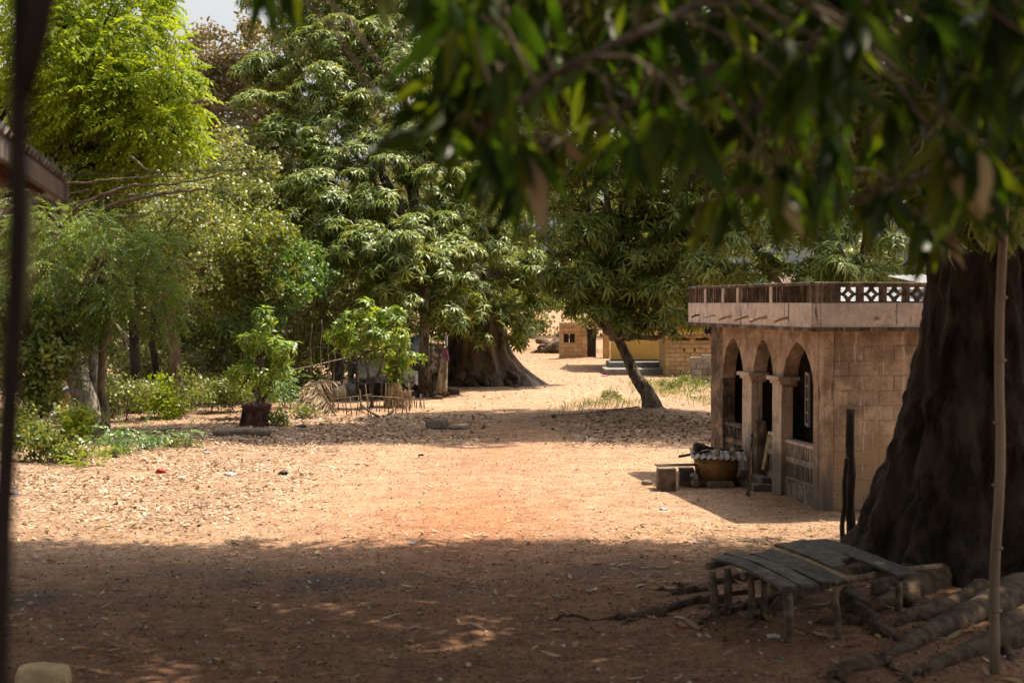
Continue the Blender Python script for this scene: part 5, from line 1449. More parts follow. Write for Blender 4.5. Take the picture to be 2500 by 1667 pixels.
wood_tree('dark_trunk_tree', gp(331, 1008), [([gtr(331, 1008), at(331, 900, Y2), at(328, 780, Y2), at(345, 640, Y2)], [.16, .13, .125, .1])],
          [L_(330, 560, 37, 1.3, 1.2, .9), L_(440, 520, 37, 1.3, 1.2, .9), L_(420, 640, 37, 1.0, 1.0, .7), L_(300, 480, 38, 1.2, 1.1, .7)], 900, 'olive', SPR, 411, 'dark upright trunk second from the tan feathery tree, olive crown', 'bark_dark')
Y3 = gp(378, 966)[1]
wood_tree('dark_trunk_tree', gp(378, 966), [([gtr(378, 966), at(378, 880, Y3), at(372, 800, Y3), at(400, 600, Y3)], [.15, .11, .1, .08])],
          [L_(500, 440, 43, 1.6, 1.5, 1.2), L_(420, 380, 43, 1.5, 1.4, 1.1), L_(560, 540, 43, 1.4, 1.3, 1.0), L_(480, 600, 44, 1.3, 1.3, 1.0)], 1000, 'olive', SPR, 421, 'thin dark trunk behind the leaning trunk, tall olive crown', 'bark_dark', 1.1)
Y4 = gp(458, 992)[1]
wood_tree('leaning_trunk_tree', gp(458, 992), [([gtr(462, 992), at(435, 930, Y4), at(425, 840, Y4), at(405, 720, Y4), at(430, 640, Y4)], [.26, .17, .15, .13, .09])],
          [L_(540, 620, 39, 1.1, 1.1, .7), L_(620, 590, 39.5, 1.1, 1.1, .7), L_(580, 700, 39, .9, .9, .6), L_(500, 700, 39.5, .9, .9, .7), L_(650, 690, 40, .8, .8, .6)], 900, 'green', SPR, 431, 'brown trunk leaning left with mid green crown above', 'bark_tan')
b5 = gp(815, 952)
Y5 = b5[1]
wood_tree('crooked_trunk_tree', b5, [([gtr(815, 952), at(828, 900, Y5), at(822, 850, Y5), at(800, 800, Y5), at(770, 720, Y5)], [.2, .17, .16, .13, .1])],
          [L_(730, 640, 44, 1.3, 1.2, .9), L_(790, 710, 44, 1.2, 1.1, .8), L_(680, 560, 45, 1.4, 1.3, 1.0), L_(740, 780, 44, 1.0, 1.0, .7), L_(620, 470, 46, 1.6, 1.5, 1.2), L_(850, 760, 45, 1.0, 1.0, .8)], 1100, 'olive', SPR_B, 441, 'crooked grey trunk left of the tarp stall with olive crown', 'bark_mid')
b6 = gp(560, 905)
wood_tree('brown_leaved_tree', b6, [([b6 - np.array((0, 0, .1)), b6 + np.array((0, 0, 4)), at(545, 330, b6[1])], [.22, .18, .12])],
          [L_(530, 160, 56, 1.8, 1.8, 1.5), L_(500, 250, 55, 1.8, 1.6, 1.4), L_(580, 250, 55, 1.6, 1.6, 1.6), L_(560, 370, 55, 1.8, 1.6, 1.4), L_(600, 150, 57, 1.2, 1.4, 1.2)], 1000, 'drybrush', SPR, 451, 'dry brown leaved tree rising under the patch of sky', 'bark_tan', 1.5)
b7 = gp(690, 975)
wood_tree('cool_green_tree', b7, [([b7 - np.array((0, 0, .1)), at(690, 900, b7[1]), at(705, 780, b7[1])], [.05, .045, .035])],
          [L_(700, 720, 40, .9, .8, .6), L_(760, 660, 40.5, .8, .8, .6), L_(640, 780, 40, .7, .7, .5), L_(690, 640, 41, .8, .8, .6), L_(590, 770, 39, .6, .6, .5)], 520, 'bluegreen', SPR, 461, 'slender sapling with cool blue green leaves behind the young mango', 'twig')
b8 = gp(140, 930)
wood_tree('tall_olive_tree', b8, [([b8 - np.array((0, 0, .1)), b8 + np.array((0.2, 0, 4)), at(170, 330, b8[1])], [.3, .22, .15])],
          [L_(40, 200, 49, 2.2, 2.0, 1.8), L_(180, 420, 49, 2.0, 1.8, 1.5), L_(320, 430, 50, 2.0, 2.0, 1.5), L_(60, 480, 48, 2.0, 1.8, 1.6), L_(430, 480, 50, 1.8, 1.8, 1.5), L_(180, 250, 50, 2.2, 2.0, 1.8), L_(120, 650, 47, 1.8, 1.6, 1.4), L_(300, 680, 48, 1.8, 1.6, 1.3)], 1500, 'olive', SPR, 471, 'tall olive tree in the second row behind the bare branches', 'bark_mid', 1.35)
b9 = gp(545, 950)
wood_tree('thicket_tree', b9, [([b9 - np.array((0, 0, .1)), b9 + np.array((.1, 0, 1.3)), at(560, 760, b9[1])], [.1, .08, .06]), ([b9 + np.array((.4, .2, -.1)), at(600, 850, b9[1]), at(640, 760, b9[1])], [.07, .05, .04])],
          [L_(520, 800, 46, 1.5, 1.3, 1.0), L_(620, 830, 46, 1.4, 1.3, 1.0), L_(720, 850, 47, 1.4, 1.3, 1.0), L_(450, 850, 46, 1.2, 1.2, .9), L_(790, 830, 47, 1.2, 1.2, .9), L_(560, 910, 45, 1.2, 1.0, .6), L_(660, 920, 45, 1.1, 1.0, .5)], 1150, 'green', SPR, 481, 'dense dark green thicket behind the drum and young mango', 'bark_mid', 1.1)
b10 = gp(300, 955)
wood_tree('thicket_tree', b10, [([b10 - np.array((0, 0, .1)), b10 + np.array((.1, 0, 1.3)), at(290, 800, b10[1])], [.12, .08, .05])],
          [L_(290, 800, 46, 1.4, 1.2, .9), L_(390, 780, 46, 1.4, 1.2, .9), L_(320, 900, 44, 1.2, 1.0, .7), L_(420, 900, 44, 1.1, 1.0, .7), L_(240, 720, 46, 1.3, 1.2, .9), L_(480, 930, 43, 1.0, .9, .5)], 950, 'olive', SPR, 491, 'dense olive thicket filling the gaps between the upright trunks', 'bark_mid', 1.1)
b11 = gp(60, 1030)
wood_tree('broad_leaf_sapling', b11, [([b11 - np.array((0, 0, .1)), at(68, 950, b11[1]), at(75, 850, b11[1])], [.07, .06, .045]), ([b11 + np.array((.35, .1, -.1)), at(95, 960, b11[1]), at(110, 880, b11[1])], [.05, .045, .035])],
          [L_(75, 860, 29, .6, .6, .6), L_(120, 900, 29, .45, .5, .45), L_(40, 800, 29.5, .7, .6, .6), L_(130, 820, 29.5, .5, .5, .4), L_(90, 960, 28.8, .4, .4, .3)], 420, 'green', SPR, 501, 'dark leafy sapling at the left edge beside the grey trunk', 'bark_dark')
# bare sweeping limbs
bb = np.array((-13.2, 33.0, 0))
bt = tree('bare_limbed_tree', bb, 'tree at left edge with long bare sweeping branches', 'tree', 'woodland trees at left')
trunk_mb(bt, [bb - np.array((0, 0, .1)), bb + np.array((.4, -.3, 2.5)), at(-30, 560, 32)], [.3, .24, .2], 'bark_tan', 10, .07, 5)
rbn = np.random.default_rng(77)
for k, (path, r0, r1) in enumerate((([(-30, 560), (60, 500), (130, 485), (160, 540)], .10, .05), ([(-30, 560), (90, 560), (200, 530), (290, 495), (400, 472), (500, 462)], .09, .02), ([(60, 560), (150, 530), (230, 485), (330, 455), (430, 450), (540, 425)], .06, .015),
                                    ([(70, 610), (170, 580), (220, 545), (300, 528), (360, 525)], .07, .02), ([(60, 470), (150, 450), (260, 440), (350, 432), (450, 430)], .04, .012), ([(120, 540), (210, 500), (260, 480), (300, 440)], .035, .01),
                                    ([(150, 505), (260, 478), (380, 480), (470, 490)], .03, .01), ([(100, 650), (160, 610), (200, 600), (260, 590)], .05, .02), ([(320, 380), (350, 410), (375, 420), (390, 395)], .03, .012), ([(470, 250), (500, 250), (540, 265), (570, 262)], .04, .02),
                                    ([(70, 700), (120, 640), (150, 620)], .09, .07), ([(90, 440), (170, 470), (240, 455)], .03, .01))):
    P = curve_pts([at(a, b, 32 - .12 * i + rbn.normal(0, .1)) for i, (a, b) in enumerate(path)], 6, .015, k)
    MB().tube(P, list(np.linspace(r0, r1, len(P))), 7, True, .1, k).build('branch', 'twig' if k % 3 else 'bark_tan', bt)
# bare twiggy shrubs
def twigs(parent, base, n, h, spread, seed, mat='twig', r0=.012):
    r = np.random.default_rng(seed)
    m = MB()
    for k in range(n):
        a = r.uniform(0, 6.28); d = np.array((math.cos(a) * spread, math.sin(a) * spread * .6, 0))
        hh = h * r.uniform(.5, 1.1)
        p0 = base + d * r.uniform(0, .3); p2 = base + d * r.uniform(.4, 1.2) + np.array((0, 0, hh)); p1 = (p0 + p2) / 2 + r.normal(0, .07, 3)
        q = curve_pts([p0, p1, p2], 4, .01, seed + k)
        m.tube(q, list(np.linspace(r0, r0 * .3, len(q))), 4, False)
        for _ in range(2):
            j = r.integers(3, len(q) - 1); e = q[j] + r.normal(0, .22, 3) * h * .5 + np.array((0, 0, .12 * h))
            m.tube([q[j], (q[j] + e) / 2 + r.normal(0, .02, 3), e], [r0 * .5, r0 * .4, r0 * .2], 3, False)
    return m.build('stems', mat, parent)
for k, (px, py, h, s, lab) in enumerate(((590, 985, 2.2, .9, 'bare twiggy bush left of the young mango over the drum'), (500, 985, 1.6, .7, 'grey bare bush between the leaning trunk and the drum'), (720, 975, 2.4, .6, 'tall bare saplings behind the dead palm fronds'), (430, 1010, 1.0, .6, 'low bare bush before the leaning trunk'))):
    b0 = gp(px, py)
    t = thing('bare_bush', b0, lab, 'bush', 'bare bushes')
    twigs(t, b0, 16, h, s, 600 + k)
for k, (px, dy, top) in enumerate(((818, 0, 800), (803, .3, 820), (760, .2, 790), (785, .5, 780))):
    b0 = gp(px - 4, 985); q = at(px, top, b0[1] + dy)
    pole('thin_sapling', b0, q, .018, .01, 'twig', ('bare upright sapling right of the dead fronds, tallest', 'second bare sapling just left of the tallest', 'bare sapling above the middle of the dead fronds', 'faint bare sapling behind the dead fronds')[k], 'sapling', 0, k, .02)
# --- low shrubs in front of the wood
def shrub(px, py, wd, hh, n, leaf, temps, seed, label, mode='spr', size=.8):
    b0 = gp(px, py)
    t = thing('shrub', b0, label, 'shrub', 'low shrubs along the wood edge')
    r = random.Random(seed)
    lob = [(b0[0] + r.uniform(-.3, .3) * wd, b0[1] + r.uniform(-.3, .3) * wd, hh * r.uniform(.35, .75), wd * r.uniform(.3, .45), wd * .4, hh * .35) for _ in range(4)]
    foliage(t, 'leaves', lob, n, leaf, temps, seed, size, mode, zmin=.03, sub=.5)
    twigs(t, b0, 6, hh * .8, wd * .35, seed, 'bark_mid', .009)
    return t
SH = [(50, 1085, .8, .7, 110, 'green', SPR, 'leafy shrub touching the dark post'), (105, 1125, .9, .6, 120, 'green', SPR, 'broad green shrub at the lower left of the wood'), (165, 1085, .6, .65, 80, 'lime', SPR, 'yellow green shrub left of the tan trunk foot'),
      (215, 1078, .8, .7, 110, 'olive', SPR, 'olive shrub at the tan trunk foot'), (290, 1108, .75, .55, 80, 'bluegreen', PIN, 'arching pale green shrub right of the tan trunk'), (280, 1118, .25, .25, 14, 'lime', PIN, 'bright yellow green sprig below the arching shrub'),
      (352, 1095, .5, .32, 36, 'bluegreen', PIN, 'small pale shrub right of the arching one'), (420, 1090, .6, .36, 44, 'bluegreen', PIN, 'small pale shrub by the fallen branch'), (455, 1092, .3, .2, 18, 'green', PIN, 'tiny shrub nearest the concrete slab'),
      (205, 1138, .35, .22, 22, 'lime', PIN, 'bright lime seedling on the leaf litter'), (300, 1030, 1.1, 1.0, 190, 'olive', SPR, 'olive undergrowth between tan and dark trunks'), (375, 1022, 1.0, .85, 160, 'lime', SPR, 'yellowish undergrowth under the dark trunks'),
      (440, 1018, 1.1, .95, 180, 'green', SPR, 'green undergrowth before the leaning trunk'), (510, 1008, 1.1, .9, 180, 'olive', SPR, 'olive undergrowth left of the drum'), (480, 985, .7, .75, 70, 'lime', PIN, 'yellow leaved shrub right of the leaning trunk'),
      (565, 1005, .9, .8, 120, 'green', SPR, 'green weeds touching the drum on its left'), (668, 1040, .5, .3, 45, 'green', SPR, 'weeds on the right of the drum'), (700, 995, .9, .9, 110, 'bluegreen', PIN, 'leafy shrub between drum and dead fronds'),
      (760, 960, .6, .9, 50, 'lime', PIN, 'bright leafy shrub above the dead fronds'), (740, 1022, .4, .25, 30, 'olive', SPR, 'tuft of weeds at the dead fronds'), (150, 1130, .5, .4, 50, 'green', SPR, 'green shrub right of the broad one at lower left')]
for k, (px, py, wd, hh, n, lf, tm, lab) in enumerate(SH):
    shrub(px, py, wd, hh, n, lf, tm, 700 + k, lab, 'pin' if tm is PIN else 'spr', .62 if tm is PIN else .75)
# --- palms far left
def palm(px, py, Y, L, n, seed, label):
    c = at(px, py, Y); b0 = np.array((c[0] + .3, Y, 0))
    t = tree('palm_tree', b0, label, 'palm', 'palms behind the wood')
    trunk_mb(t, [b0 - np.array((0, 0, .1)), (b0 + c) / 2 + np.array((-.1, 0, 0)), c], [.2, .15, .13], 'bark_grey', 9, .05, seed)
    r = random.Random(seed)
    for k in range(n):
        a = 2 * math.pi * k / n + r.uniform(-.2, .2); el = r.uniform(-.3, .8)
        e = c + L * np.array((math.cos(a) * math.cos(el), math.sin(a) * math.cos(el), math.sin(el) * .9 - .25))
        frond(t, c, e, .25 * L, 22, L * .32, 'palm', seed * 50 + k, 'frond', .05, .5)
palm(395, 8, 54, .95, 17, 3, 'palm whose spiky fronds stand against the sky above the lime tree')
palm(490, 112, 58, 1.0, 13, 4, 'palm with fronds just below the patch of sky')
palm(520, 350, 50, 1.9, 15, 5, 'palm with drooping fronds left of the tall mango crown')
# --- far woodland masses
def farwood(name, lobes, n, leaf, seed, size, label):
    r = np.random.default_rng(seed)
    P, N = crown_pts(lobes, n, r, .35, .15)
    k = P[:, 2] > .05
    P, N = P[k], N[k]
    R = frames(r.normal(size=N.shape) + N * .4, r)
    tone = 0.12 * np.sin(P[:, 0] * .8) * np.sin(P[:, 2] * 1.1) + r.normal(0, .08, len(P))
    V, T, Rn = scatter(SPR_F, P, R, size * r.uniform(.7, 1.3, len(P)), r, tone)
    return tag(np_obj(name, V, T, MT[leaf], None, False, Rn), label, 'wood', None, 'stuff')
rw = np.random.default_rng(50)
lobs = []
for x in np.arange(-34, -3.5, 2.6):
    top = 13.2 + rw.uniform(-.8, .8)
    pxx = 1250 + F * x / 68
    if 420 < pxx < 640: top = 12.6
    if pxx > 660: top = 17.5
    for z in np.arange(.8, top, 2.4): lobs.append((x + rw.uniform(-.5, .5), 68 + rw.uniform(-2, 3), min(z, top - 1.5), 2.0, 1.8, 1.7))
farwood('distant_wood', lobs, 8200, 'olive', 51, 2.0, 'olive green wood far behind the left trees')
lobs = []
for x in np.arange(-22, -4.4, 1.5):
    pxx = 1250 + F * x / 53
    if 30 < pxx < 185: continue
    for z in (.7, 2.0, 3.3): lobs.append((x + rw.uniform(-.4, .4), 53 + rw.uniform(-1.5, 2), z, 1.1, 1.0, .9))
farwood('undergrowth', lobs, 3600, 'olive', 54, 1.2, 'tangled olive undergrowth behind the left trunks')
lobs = []
for x in np.arange(-8, 60, 4.2):
    for z in np.arange(1.0, 19, 3.6):
        lobs.append((x + rw.uniform(-1, 1), 118 + rw.uniform(-5, 8), z + rw.uniform(-.6, .6), 3.2, 2.8, 2.7))
farwood('distant_wood', lobs, 6500, 'mango', 52, 3.2, 'dark green wood far behind the ochre house and hut')
farwood('distant_wood', [(4.5 + .1, 84, 3.4, 2.4, 2, 1.8), (1.0, 86, 4.2, 2.6, 2, 2.0), (8, 80, 4.5, 3, 2, 2.4), (-2.5, 88, 4.0, 2.5, 2, 2.2), (12, 76, 4.6, 3, 2, 2.6), (16, 74, 4, 3, 2, 3)], 1100, 'green', 53, 1.9, 'sunlit green wood just behind the hut and fallen tree')

# --- weeds and grass
def grass_patch(name, spots, n, hh, seed, label, leaf='grass'):
    r = np.random.default_rng(seed)
    Ps = []
    for (px, py, rx, ry) in spots:
        c = gp(px, py); k = int(n * rx * ry / sum(s[2] * s[3] for s in spots))
        d = r.normal(0, .5, (k, 2)); Ps.append(np.stack([c[0] + d[:, 0] * rx, c[1] + d[:, 1] * ry, np.zeros(k)], 1))
    P = np.vstack(Ps)
    P = P + r.normal(0, .04, P.shape) * np.array((1, 1, 0))
    V0, T0 = leaf_t(1, .07, .5, .1, 3)
    X = r.normal(0, .5, P.shape); X[:, 2] = 1; X /= np.linalg.norm(X, axis=1, keepdims=True)
    a = r.normal(size=P.shape); Yv_ = np.cross(X, a); Yv_ /= np.linalg.norm(Yv_, axis=1, keepdims=True)
    R = np.stack([X, Yv_, np.cross(X, Yv_)], 2)
    V, T, Rn = scatter([(V0, T0, np.full(len(T0), .5))], P, R, hh * r.uniform(.4, 1.3, len(P)), r, r.uniform(-.4, .5, len(P)))
    return tag(np_obj(name, V, T, MT[leaf], None, False, Rn), label, 'grass', None, 'stuff')
grass_patch('grass', [(1500, 985, 1.2, 1.4), (1440, 990, .8, 1.0), (1640, 960, 1.4, 2.4), (1700, 940, 1.5, 3.2), (1600, 940, 1.2, 2.4), (1730, 980, .9, 2.4), (1400, 1000, .6, .6)], 3600, .20, 61, 'sparse dry green grass around the leaning mango and grey wall')
for k, (px, py, wd, hh, lab) in enumerate(((1705, 955, 1.0, .55, 'green weed clump at the foot of the grey block wall'), (1720, 930, .9, .6, 'taller weed clump between grey wall and house'), (1640, 950, .7, .35, 'low weed clump right of the leaning trunk'), (1490, 975, .5, .25, 'low weed clump left of the leaning trunk'))):
    b0 = gp(px, py)
    t = thing('weed_clump', b0, lab, 'weeds', 'weeds by the leaning mango')
    foliage(t, 'leaves', [(b0[0], b0[1], hh * .5, wd * .5, wd * .4, hh * .45)], int(130 * wd), 'green' if k < 2 else 'grass', SPR, 760 + k, .42, 'spr', zmin=.02)
    twigs(t, b0, 10, hh, wd * .4, 770 + k, 'grass', .005)

# --- leaf litter, pebbles
def ground_leaves(name, pts, l, wd, leaf, seed, label, flat=.25, rlo=-.45, rhi=.45):
    r = np.random.default_rng(seed)
    P = np.zeros((len(pts), 3)); P[:, :2] = pts
    P[:, 2] = gheight(P[:, 0], P[:, 1]) + r.uniform(.004, .022, len(P))
    temps = []
    for k in range(5):
        V0, T0 = leaf_t(l, wd, r.uniform(-.22, .15), r.uniform(-.3, .5), 3, 'oval'); V0 = V0 - np.array((l / 2, 0, 0))
        temps.append((V0, T0, np.full(len(T0), .5)))
    N = r.normal(0, flat, P.shape); N[:, 2] = 1
    R = frames(N, r)
    V, T, Rn = scatter(temps, P, R, np.clip(r.lognormal(-.1, .38, len(P)), .25, 1.8), r, r.uniform(rlo, rhi, len(P)))
    return tag(np_obj(name, V, T, MT[leaf], None, False, Rn), label, 'leaf litter', None, 'stuff')
rl = np.random.default_rng(90)
q = np.stack([rl.uniform(-9.5, -1.2, 38000), 16.4 + 18 * rl.random(38000) ** 1.15], 1)
wobq = .9 * vnoise(q[:, 0], q[:, 1], .9, 5)
dens = (1 - sstep(q[:, 0] + wobq, -4.6, -2.0)) * sstep(q[:, 1] + wobq, 16.2, 18.6) * np.clip(.7 + 1.1 * vnoise(q[:, 0], q[:, 1], 2.6, 12), .12, 1) + .03
q = q[rl.random(len(q)) < dens]
ground_leaves('leaf_litter', q, .066, .031, 'litter', 91, 'thick carpet of dry fallen leaves on the left ground', .25, -.35, .5)
q = np.stack([rl.uniform(-7, 6.2, 16000), rl.uniform(26.5, 37, 16000)], 1)
wobq = .9 * vnoise(q[:, 0], q[:, 1], .9, 5)
dens = np.maximum(.85 * sstep(q[:, 0] + wobq, .4, 2.0) * sstep(q[:, 1] + wobq, 26.8, 28.5), .7 * (1 - sstep(q[:, 0] + wobq, -2, .6)) * sstep(q[:, 1] + .4 * wobq, 27, 28.3)) * (1 - sstep(q[:, 1] + wobq, 33, 36.5)) + .02
q = q[rl.random(len(q)) < dens]
ground_leaves('leaf_litter', q, .10, .042, 'litter', 92, 'brown fallen leaves under the shade band and leaning mango', .3, -.6, .3)
q = np.stack([rl.uniform(-6.5, 5.5, 900), 8.2 + 9.0 * rl.random(900)], 1)
ground_leaves('leaf_litter', q, .10, .032, 'litter', 93, 'scattered dry leaves on the shaded near ground', .2, -.5, .3)
q = np.stack([rl.uniform(-5.5, 5, 170), 9 + 9 * rl.random(170)], 1)
ground_leaves('yellow_leaves', q, .13, .04, 'yellowlitter', 94, 'scattered yellow mango leaves on the shaded near ground', .15)
q = np.stack([rl.uniform(1.2, 5.5, 500), rl.uniform(11.5, 17.6, 500)], 1)
ground_leaves('yellow_leaves', q, .12, .036, 'yellowlitter', 95, 'fallen leaves gathered around the huge tree roots', .12, -.6, .2)
q = np.stack([rl.uniform(-3.4, 5, 5500), 15.8 + 12.5 * rl.random(5500)], 1)
ground_leaves('leaf_litter', q, .034, .016, 'litter', 96, 'thin sprinkle of dry leaves on the sunny track', .2, -.6, .5)
q = np.stack([rl.uniform(-8, 8, 5000), rl.uniform(36, 95, 5000)], 1)
ground_leaves('leaf_litter', q, .10, .045, 'litter', 97, 'thin dry leaves over the far track', .25, -.7, .3)
def pebbles(n, x0, x1, y0, y1, s, mat, seed, label):
    r = np.random.default_rng(seed)
    O = np.array([(1, 0, 0), (-1, 0, 0), (0, 1, 0), (0, -1, 0), (0, 0, .7), (0, 0, -.5)], float)
    T = np.array([(0, 2, 4), (2, 1, 4), (1, 3, 4), (3, 0, 4), (2, 0, 5), (1, 2, 5), (3, 1, 5), (0, 3, 5)])
    temps = [(O * r.uniform(.6, 1.2, (6, 1)), T, np.full(8, .5)) for _ in range(5)]
    P = np.stack([r.uniform(x0, x1, n), r.uniform(y0, y1, n), np.zeros(n)], 1)
    P[:, 2] = gheight(P[:, 0], P[:, 1]) + s * .2
    R = frames(r.normal(0, .3, P.shape) + np.array((0, 0, 1)), r)
    V, T2, Rn = scatter(temps, P, R, s * r.uniform(.35, 1.2, n) ** 1.5, r, r.uniform(-.5, .5, n))
    return tag(np_obj('pebbles', V, T2, MT[mat], None, False, Rn), label, 'pebbles', None, 'stuff')
pebbles(6000, -6, 5.5, 8, 17.5, .013, 'clod', 98, 'small dark soil crumbs strewn over the near ground')
pebbles(420, -5.5, 4.5, 8.5, 17, .020, 'white', 99, 'pale pebbles dotted over the shaded near ground')
pebbles(2600, -5, 5, 17, 36, .013, 'bark_root', 100, 'dark grit strewn over the sunny track')

# ================================================================== HUGE TREE AT RIGHT
bH = np.array((4.93, 14.75, 0.0))
huge = tree('huge_mango_tree', bH, 'huge dark trunk with sprawling roots at right, its leaves hanging across the top', 'tree')
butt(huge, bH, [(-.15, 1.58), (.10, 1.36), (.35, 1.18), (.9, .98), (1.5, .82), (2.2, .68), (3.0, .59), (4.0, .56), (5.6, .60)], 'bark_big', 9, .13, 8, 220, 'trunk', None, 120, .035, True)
for k, (path, r0, r1) in enumerate((([(2330, 1420), (2210, 1470), (2120, 1500), (2060, 1480)], .15, .09), ([(2500, 1470), (2370, 1520), (2270, 1555), (2190, 1595), (2120, 1615)], .17, .07), ([(2250, 1420), (2150, 1455), (2230, 1490), (2330, 1480)], .13, .08),
                                    ([(2070, 1470), (2110, 1515), (2165, 1550), (2225, 1575)], .10, .07), ([(2150, 1400), (2000, 1440), (1890, 1490), (1815, 1538)], .13, .05), ([(2040, 1430), (1880, 1470), (1760, 1500), (1690, 1520)], .10, .035),
                                    ([(2540, 1560), (2400, 1590), (2290, 1630), (2190, 1660)], .14, .06), ([(2160, 1340), (1980, 1400), (1800, 1425), (1650, 1440)], .12, .035), ([(1760, 1470), (1680, 1475), (1600, 1500), (1560, 1505)], .06, .03),
                                    ([(1730, 1440), (1660, 1450), (1620, 1420)], .05, .03), ([(2400, 1460), (2300, 1500), (2180, 1530), (2090, 1545)], .12, .06), ([(2560, 1500), (2480, 1530), (2440, 1570), (2480, 1620)], .13, .08),
                                    ([(2140, 1620), (2060, 1640), (2030, 1660), (2080, 1690)], .08, .05), ([(2100, 1370), (1950, 1420), (1850, 1455)], .09, .05), ([(1620, 1500), (1500, 1510), (1410, 1515)], .05, .02))):
    P = []
    for i, (a, b) in enumerate(path):
        q = gp(a, b); q[2] = gz(q[0], q[1]) + (r0 * .12 if i < len(path) - 1 else -.03); P.append(q)
    P = curve_pts(P, 7, .012, k)
    rk = np.random.default_rng(k)
    rad = (np.linspace((r0 * 1.15) ** .5, (r1 * .42) ** .5, len(P)) ** 2) * (1 + .10 * np.sin(np.arange(len(P)) * .45 + k) + rk.normal(0, .03, len(P)))
    MB().tube(P, list(rad), 12, True, .07, k).build('root', 'bark_root', huge)
    for q_ in range(2):    # forks
        j_ = int(rk.integers(len(P) // 4, len(P) - 3)); e_ = P[j_] + np.array((rk.uniform(-.55, .1), rk.uniform(-.5, .3), 0)); e_[2] = -.03
        m_ = (P[j_] + e_) / 2 + rk.normal(0, .05, 3); m_[2] = abs(m_[2]) * .6 + .01
        Q = curve_pts([P[j_], m_, e_], 6, .012, k * 5 + q_)
        MB().tube(Q, list(np.linspace(rad[j_] * .75, .015, len(Q))), 8, True, .16, k).build('root', 'bark_root', huge)
fH = bH + np.array((0, 0, 5.4))
boughs = [[fH, (2.5, 13.0, 7.2), (-1, 10.5, 8.2), (-5, 8, 8.8)], [fH, (4.0, 11.5, 6.4), (3.2, 8.0, 5.6), (2.4, 5.2, 4.9)], [fH, (6.5, 12.5, 7.6), (8, 9, 8.6)], [fH, (3, 16, 7.8), (-1, 17, 8.8), (-5, 17, 9)], [fH, (5.4, 16.2, 7.4), (7, 18, 8.6)], [fH, (1.6, 12.2, 6.6), (.6, 9.5, 5.6), (.2, 6.6, 4.9)]]
for k, b_ in enumerate(boughs):
    P = curve_pts([np.array(x) - (np.array((0, 0, .5)) if i == 0 else 0) for i, x in enumerate(b_)], 8, .03, k)
    MB().tube(P, list(np.linspace(.34, .06, len(P))), 10, True, .08, k).build('bough', 'bark_big', huge)
rc = np.random.default_rng(44)
lobH = []
for x in np.arange(-8, 10.5, 2.4):
    for y in np.arange(-1.5, 19, 2.2):
        if 2.5 < y < 9.5 and x > -1 and rc.random() < .42: continue
        if 4.5 < y < 9.5 and -4 < x < 0 and rc.random() < .55: continue
        lobH.append((x + rc.uniform(-.5, .5), min(y + rc.uniform(-.5, .5), 17.1), 8.4 + rc.uniform(-.5, .9), 1.9, 1.8, 1.1))
def inframe(P):
    px = 1250 + F * P[:, 0] / np.maximum(P[:, 1], .3); py = 741 - F * (P[:, 2] - CAMZ) / np.maximum(P[:, 1], .3)
    return px, py
def clipH(P):
    px, py = inframe(P)
    return ~((px < 1080) & (py > -70)) & (P[:, 1] < 18.6)
foliage(huge, 'crown', lobH, 19500, 'mango', ROS_F, 55, 2.1, clip=clipH, inner=.6, sub=.6)
lobV = [L_(1250, 20, 9.5, .9, .9, .5), L_(1480, 60, 9, .9, .9, .5), L_(1700, 130, 9.5, .9, .9, .6), L_(1900, 90, 10, 1.0, 1.0, .7), L_(2100, 200, 10, .9, .9, .6), L_(2300, 150, 11, 1.1, 1.0, .8), L_(2450, 320, 11.5, .9, .9, .7), L_(2200, 330, 10, .6, .6, .5), L_(1800, 250, 8.5, .5, .5, .35), L_(2420, 480, 12, .5, .6, .4), L_(1560, 200, 8.2, .5, .5, .35), L_(2000, 300, 9, .5, .5, .35)]
foliage(huge, 'crown', lobV, 2000, 'mango', ROS, 57, 1.0, clip=clipH)

# leaves hanging close to the lens, each its own piece
def big_leaf(seed):
    r = np.random.default_rng(seed)
    L, W, n = 1.0, .215 * r.uniform(.85, 1.15), 8
    bend = r.uniform(.05, .35); tw = r.uniform(-.5, .5)
    V, T = [], []
    for i in range(n + 1):
        x = i / n
        wd = W / 2 * math.sin(math.pi * min(1, .03 + x) ** .78) ** .9 if 0 < i < n else .002
        z = -bend * x * x; c, s = math.cos(tw * x), math.sin(tw * x)
        und = .012 * math.sin(x * 22 + seed)
        for sg in (-1, 0, 1):
            yy = sg * wd; zz = abs(sg) * (wd * .28 + und * (wd / W))
            V.append((x * (1 - .2 * bend), yy * c - zz * s, z + yy * s + zz * c))
    for i in range(n):
        for j in range(2):
            a = i * 3 + j
            T.append((a, a + 1, a + 4, a + 3))
    return np.array(V), np.array(T)
LV = [big_leaf(i) for i in range(6)]
LM = {}
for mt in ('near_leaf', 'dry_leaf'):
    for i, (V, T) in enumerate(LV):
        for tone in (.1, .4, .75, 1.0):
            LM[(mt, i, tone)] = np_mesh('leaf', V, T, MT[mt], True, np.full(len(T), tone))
ylow_x = [560, 620, 650, 690, 715, 760, 900, 930, 960, 1000, 1050, 1100, 1160, 1280, 1380, 1480, 1560, 1640, 1750, 1840, 1950, 2050, 2130, 2250, 2330, 2420, 2560]
ylow_y = [-80, 30, 110, 110, 20, -60, 0, 100, 60, 40, 200, 440, 520, 590, 450, 470, 520, 560, 660, 580, 630, 570, 610, 700, 660, 640, 640]
rn = np.random.default_rng(1234)
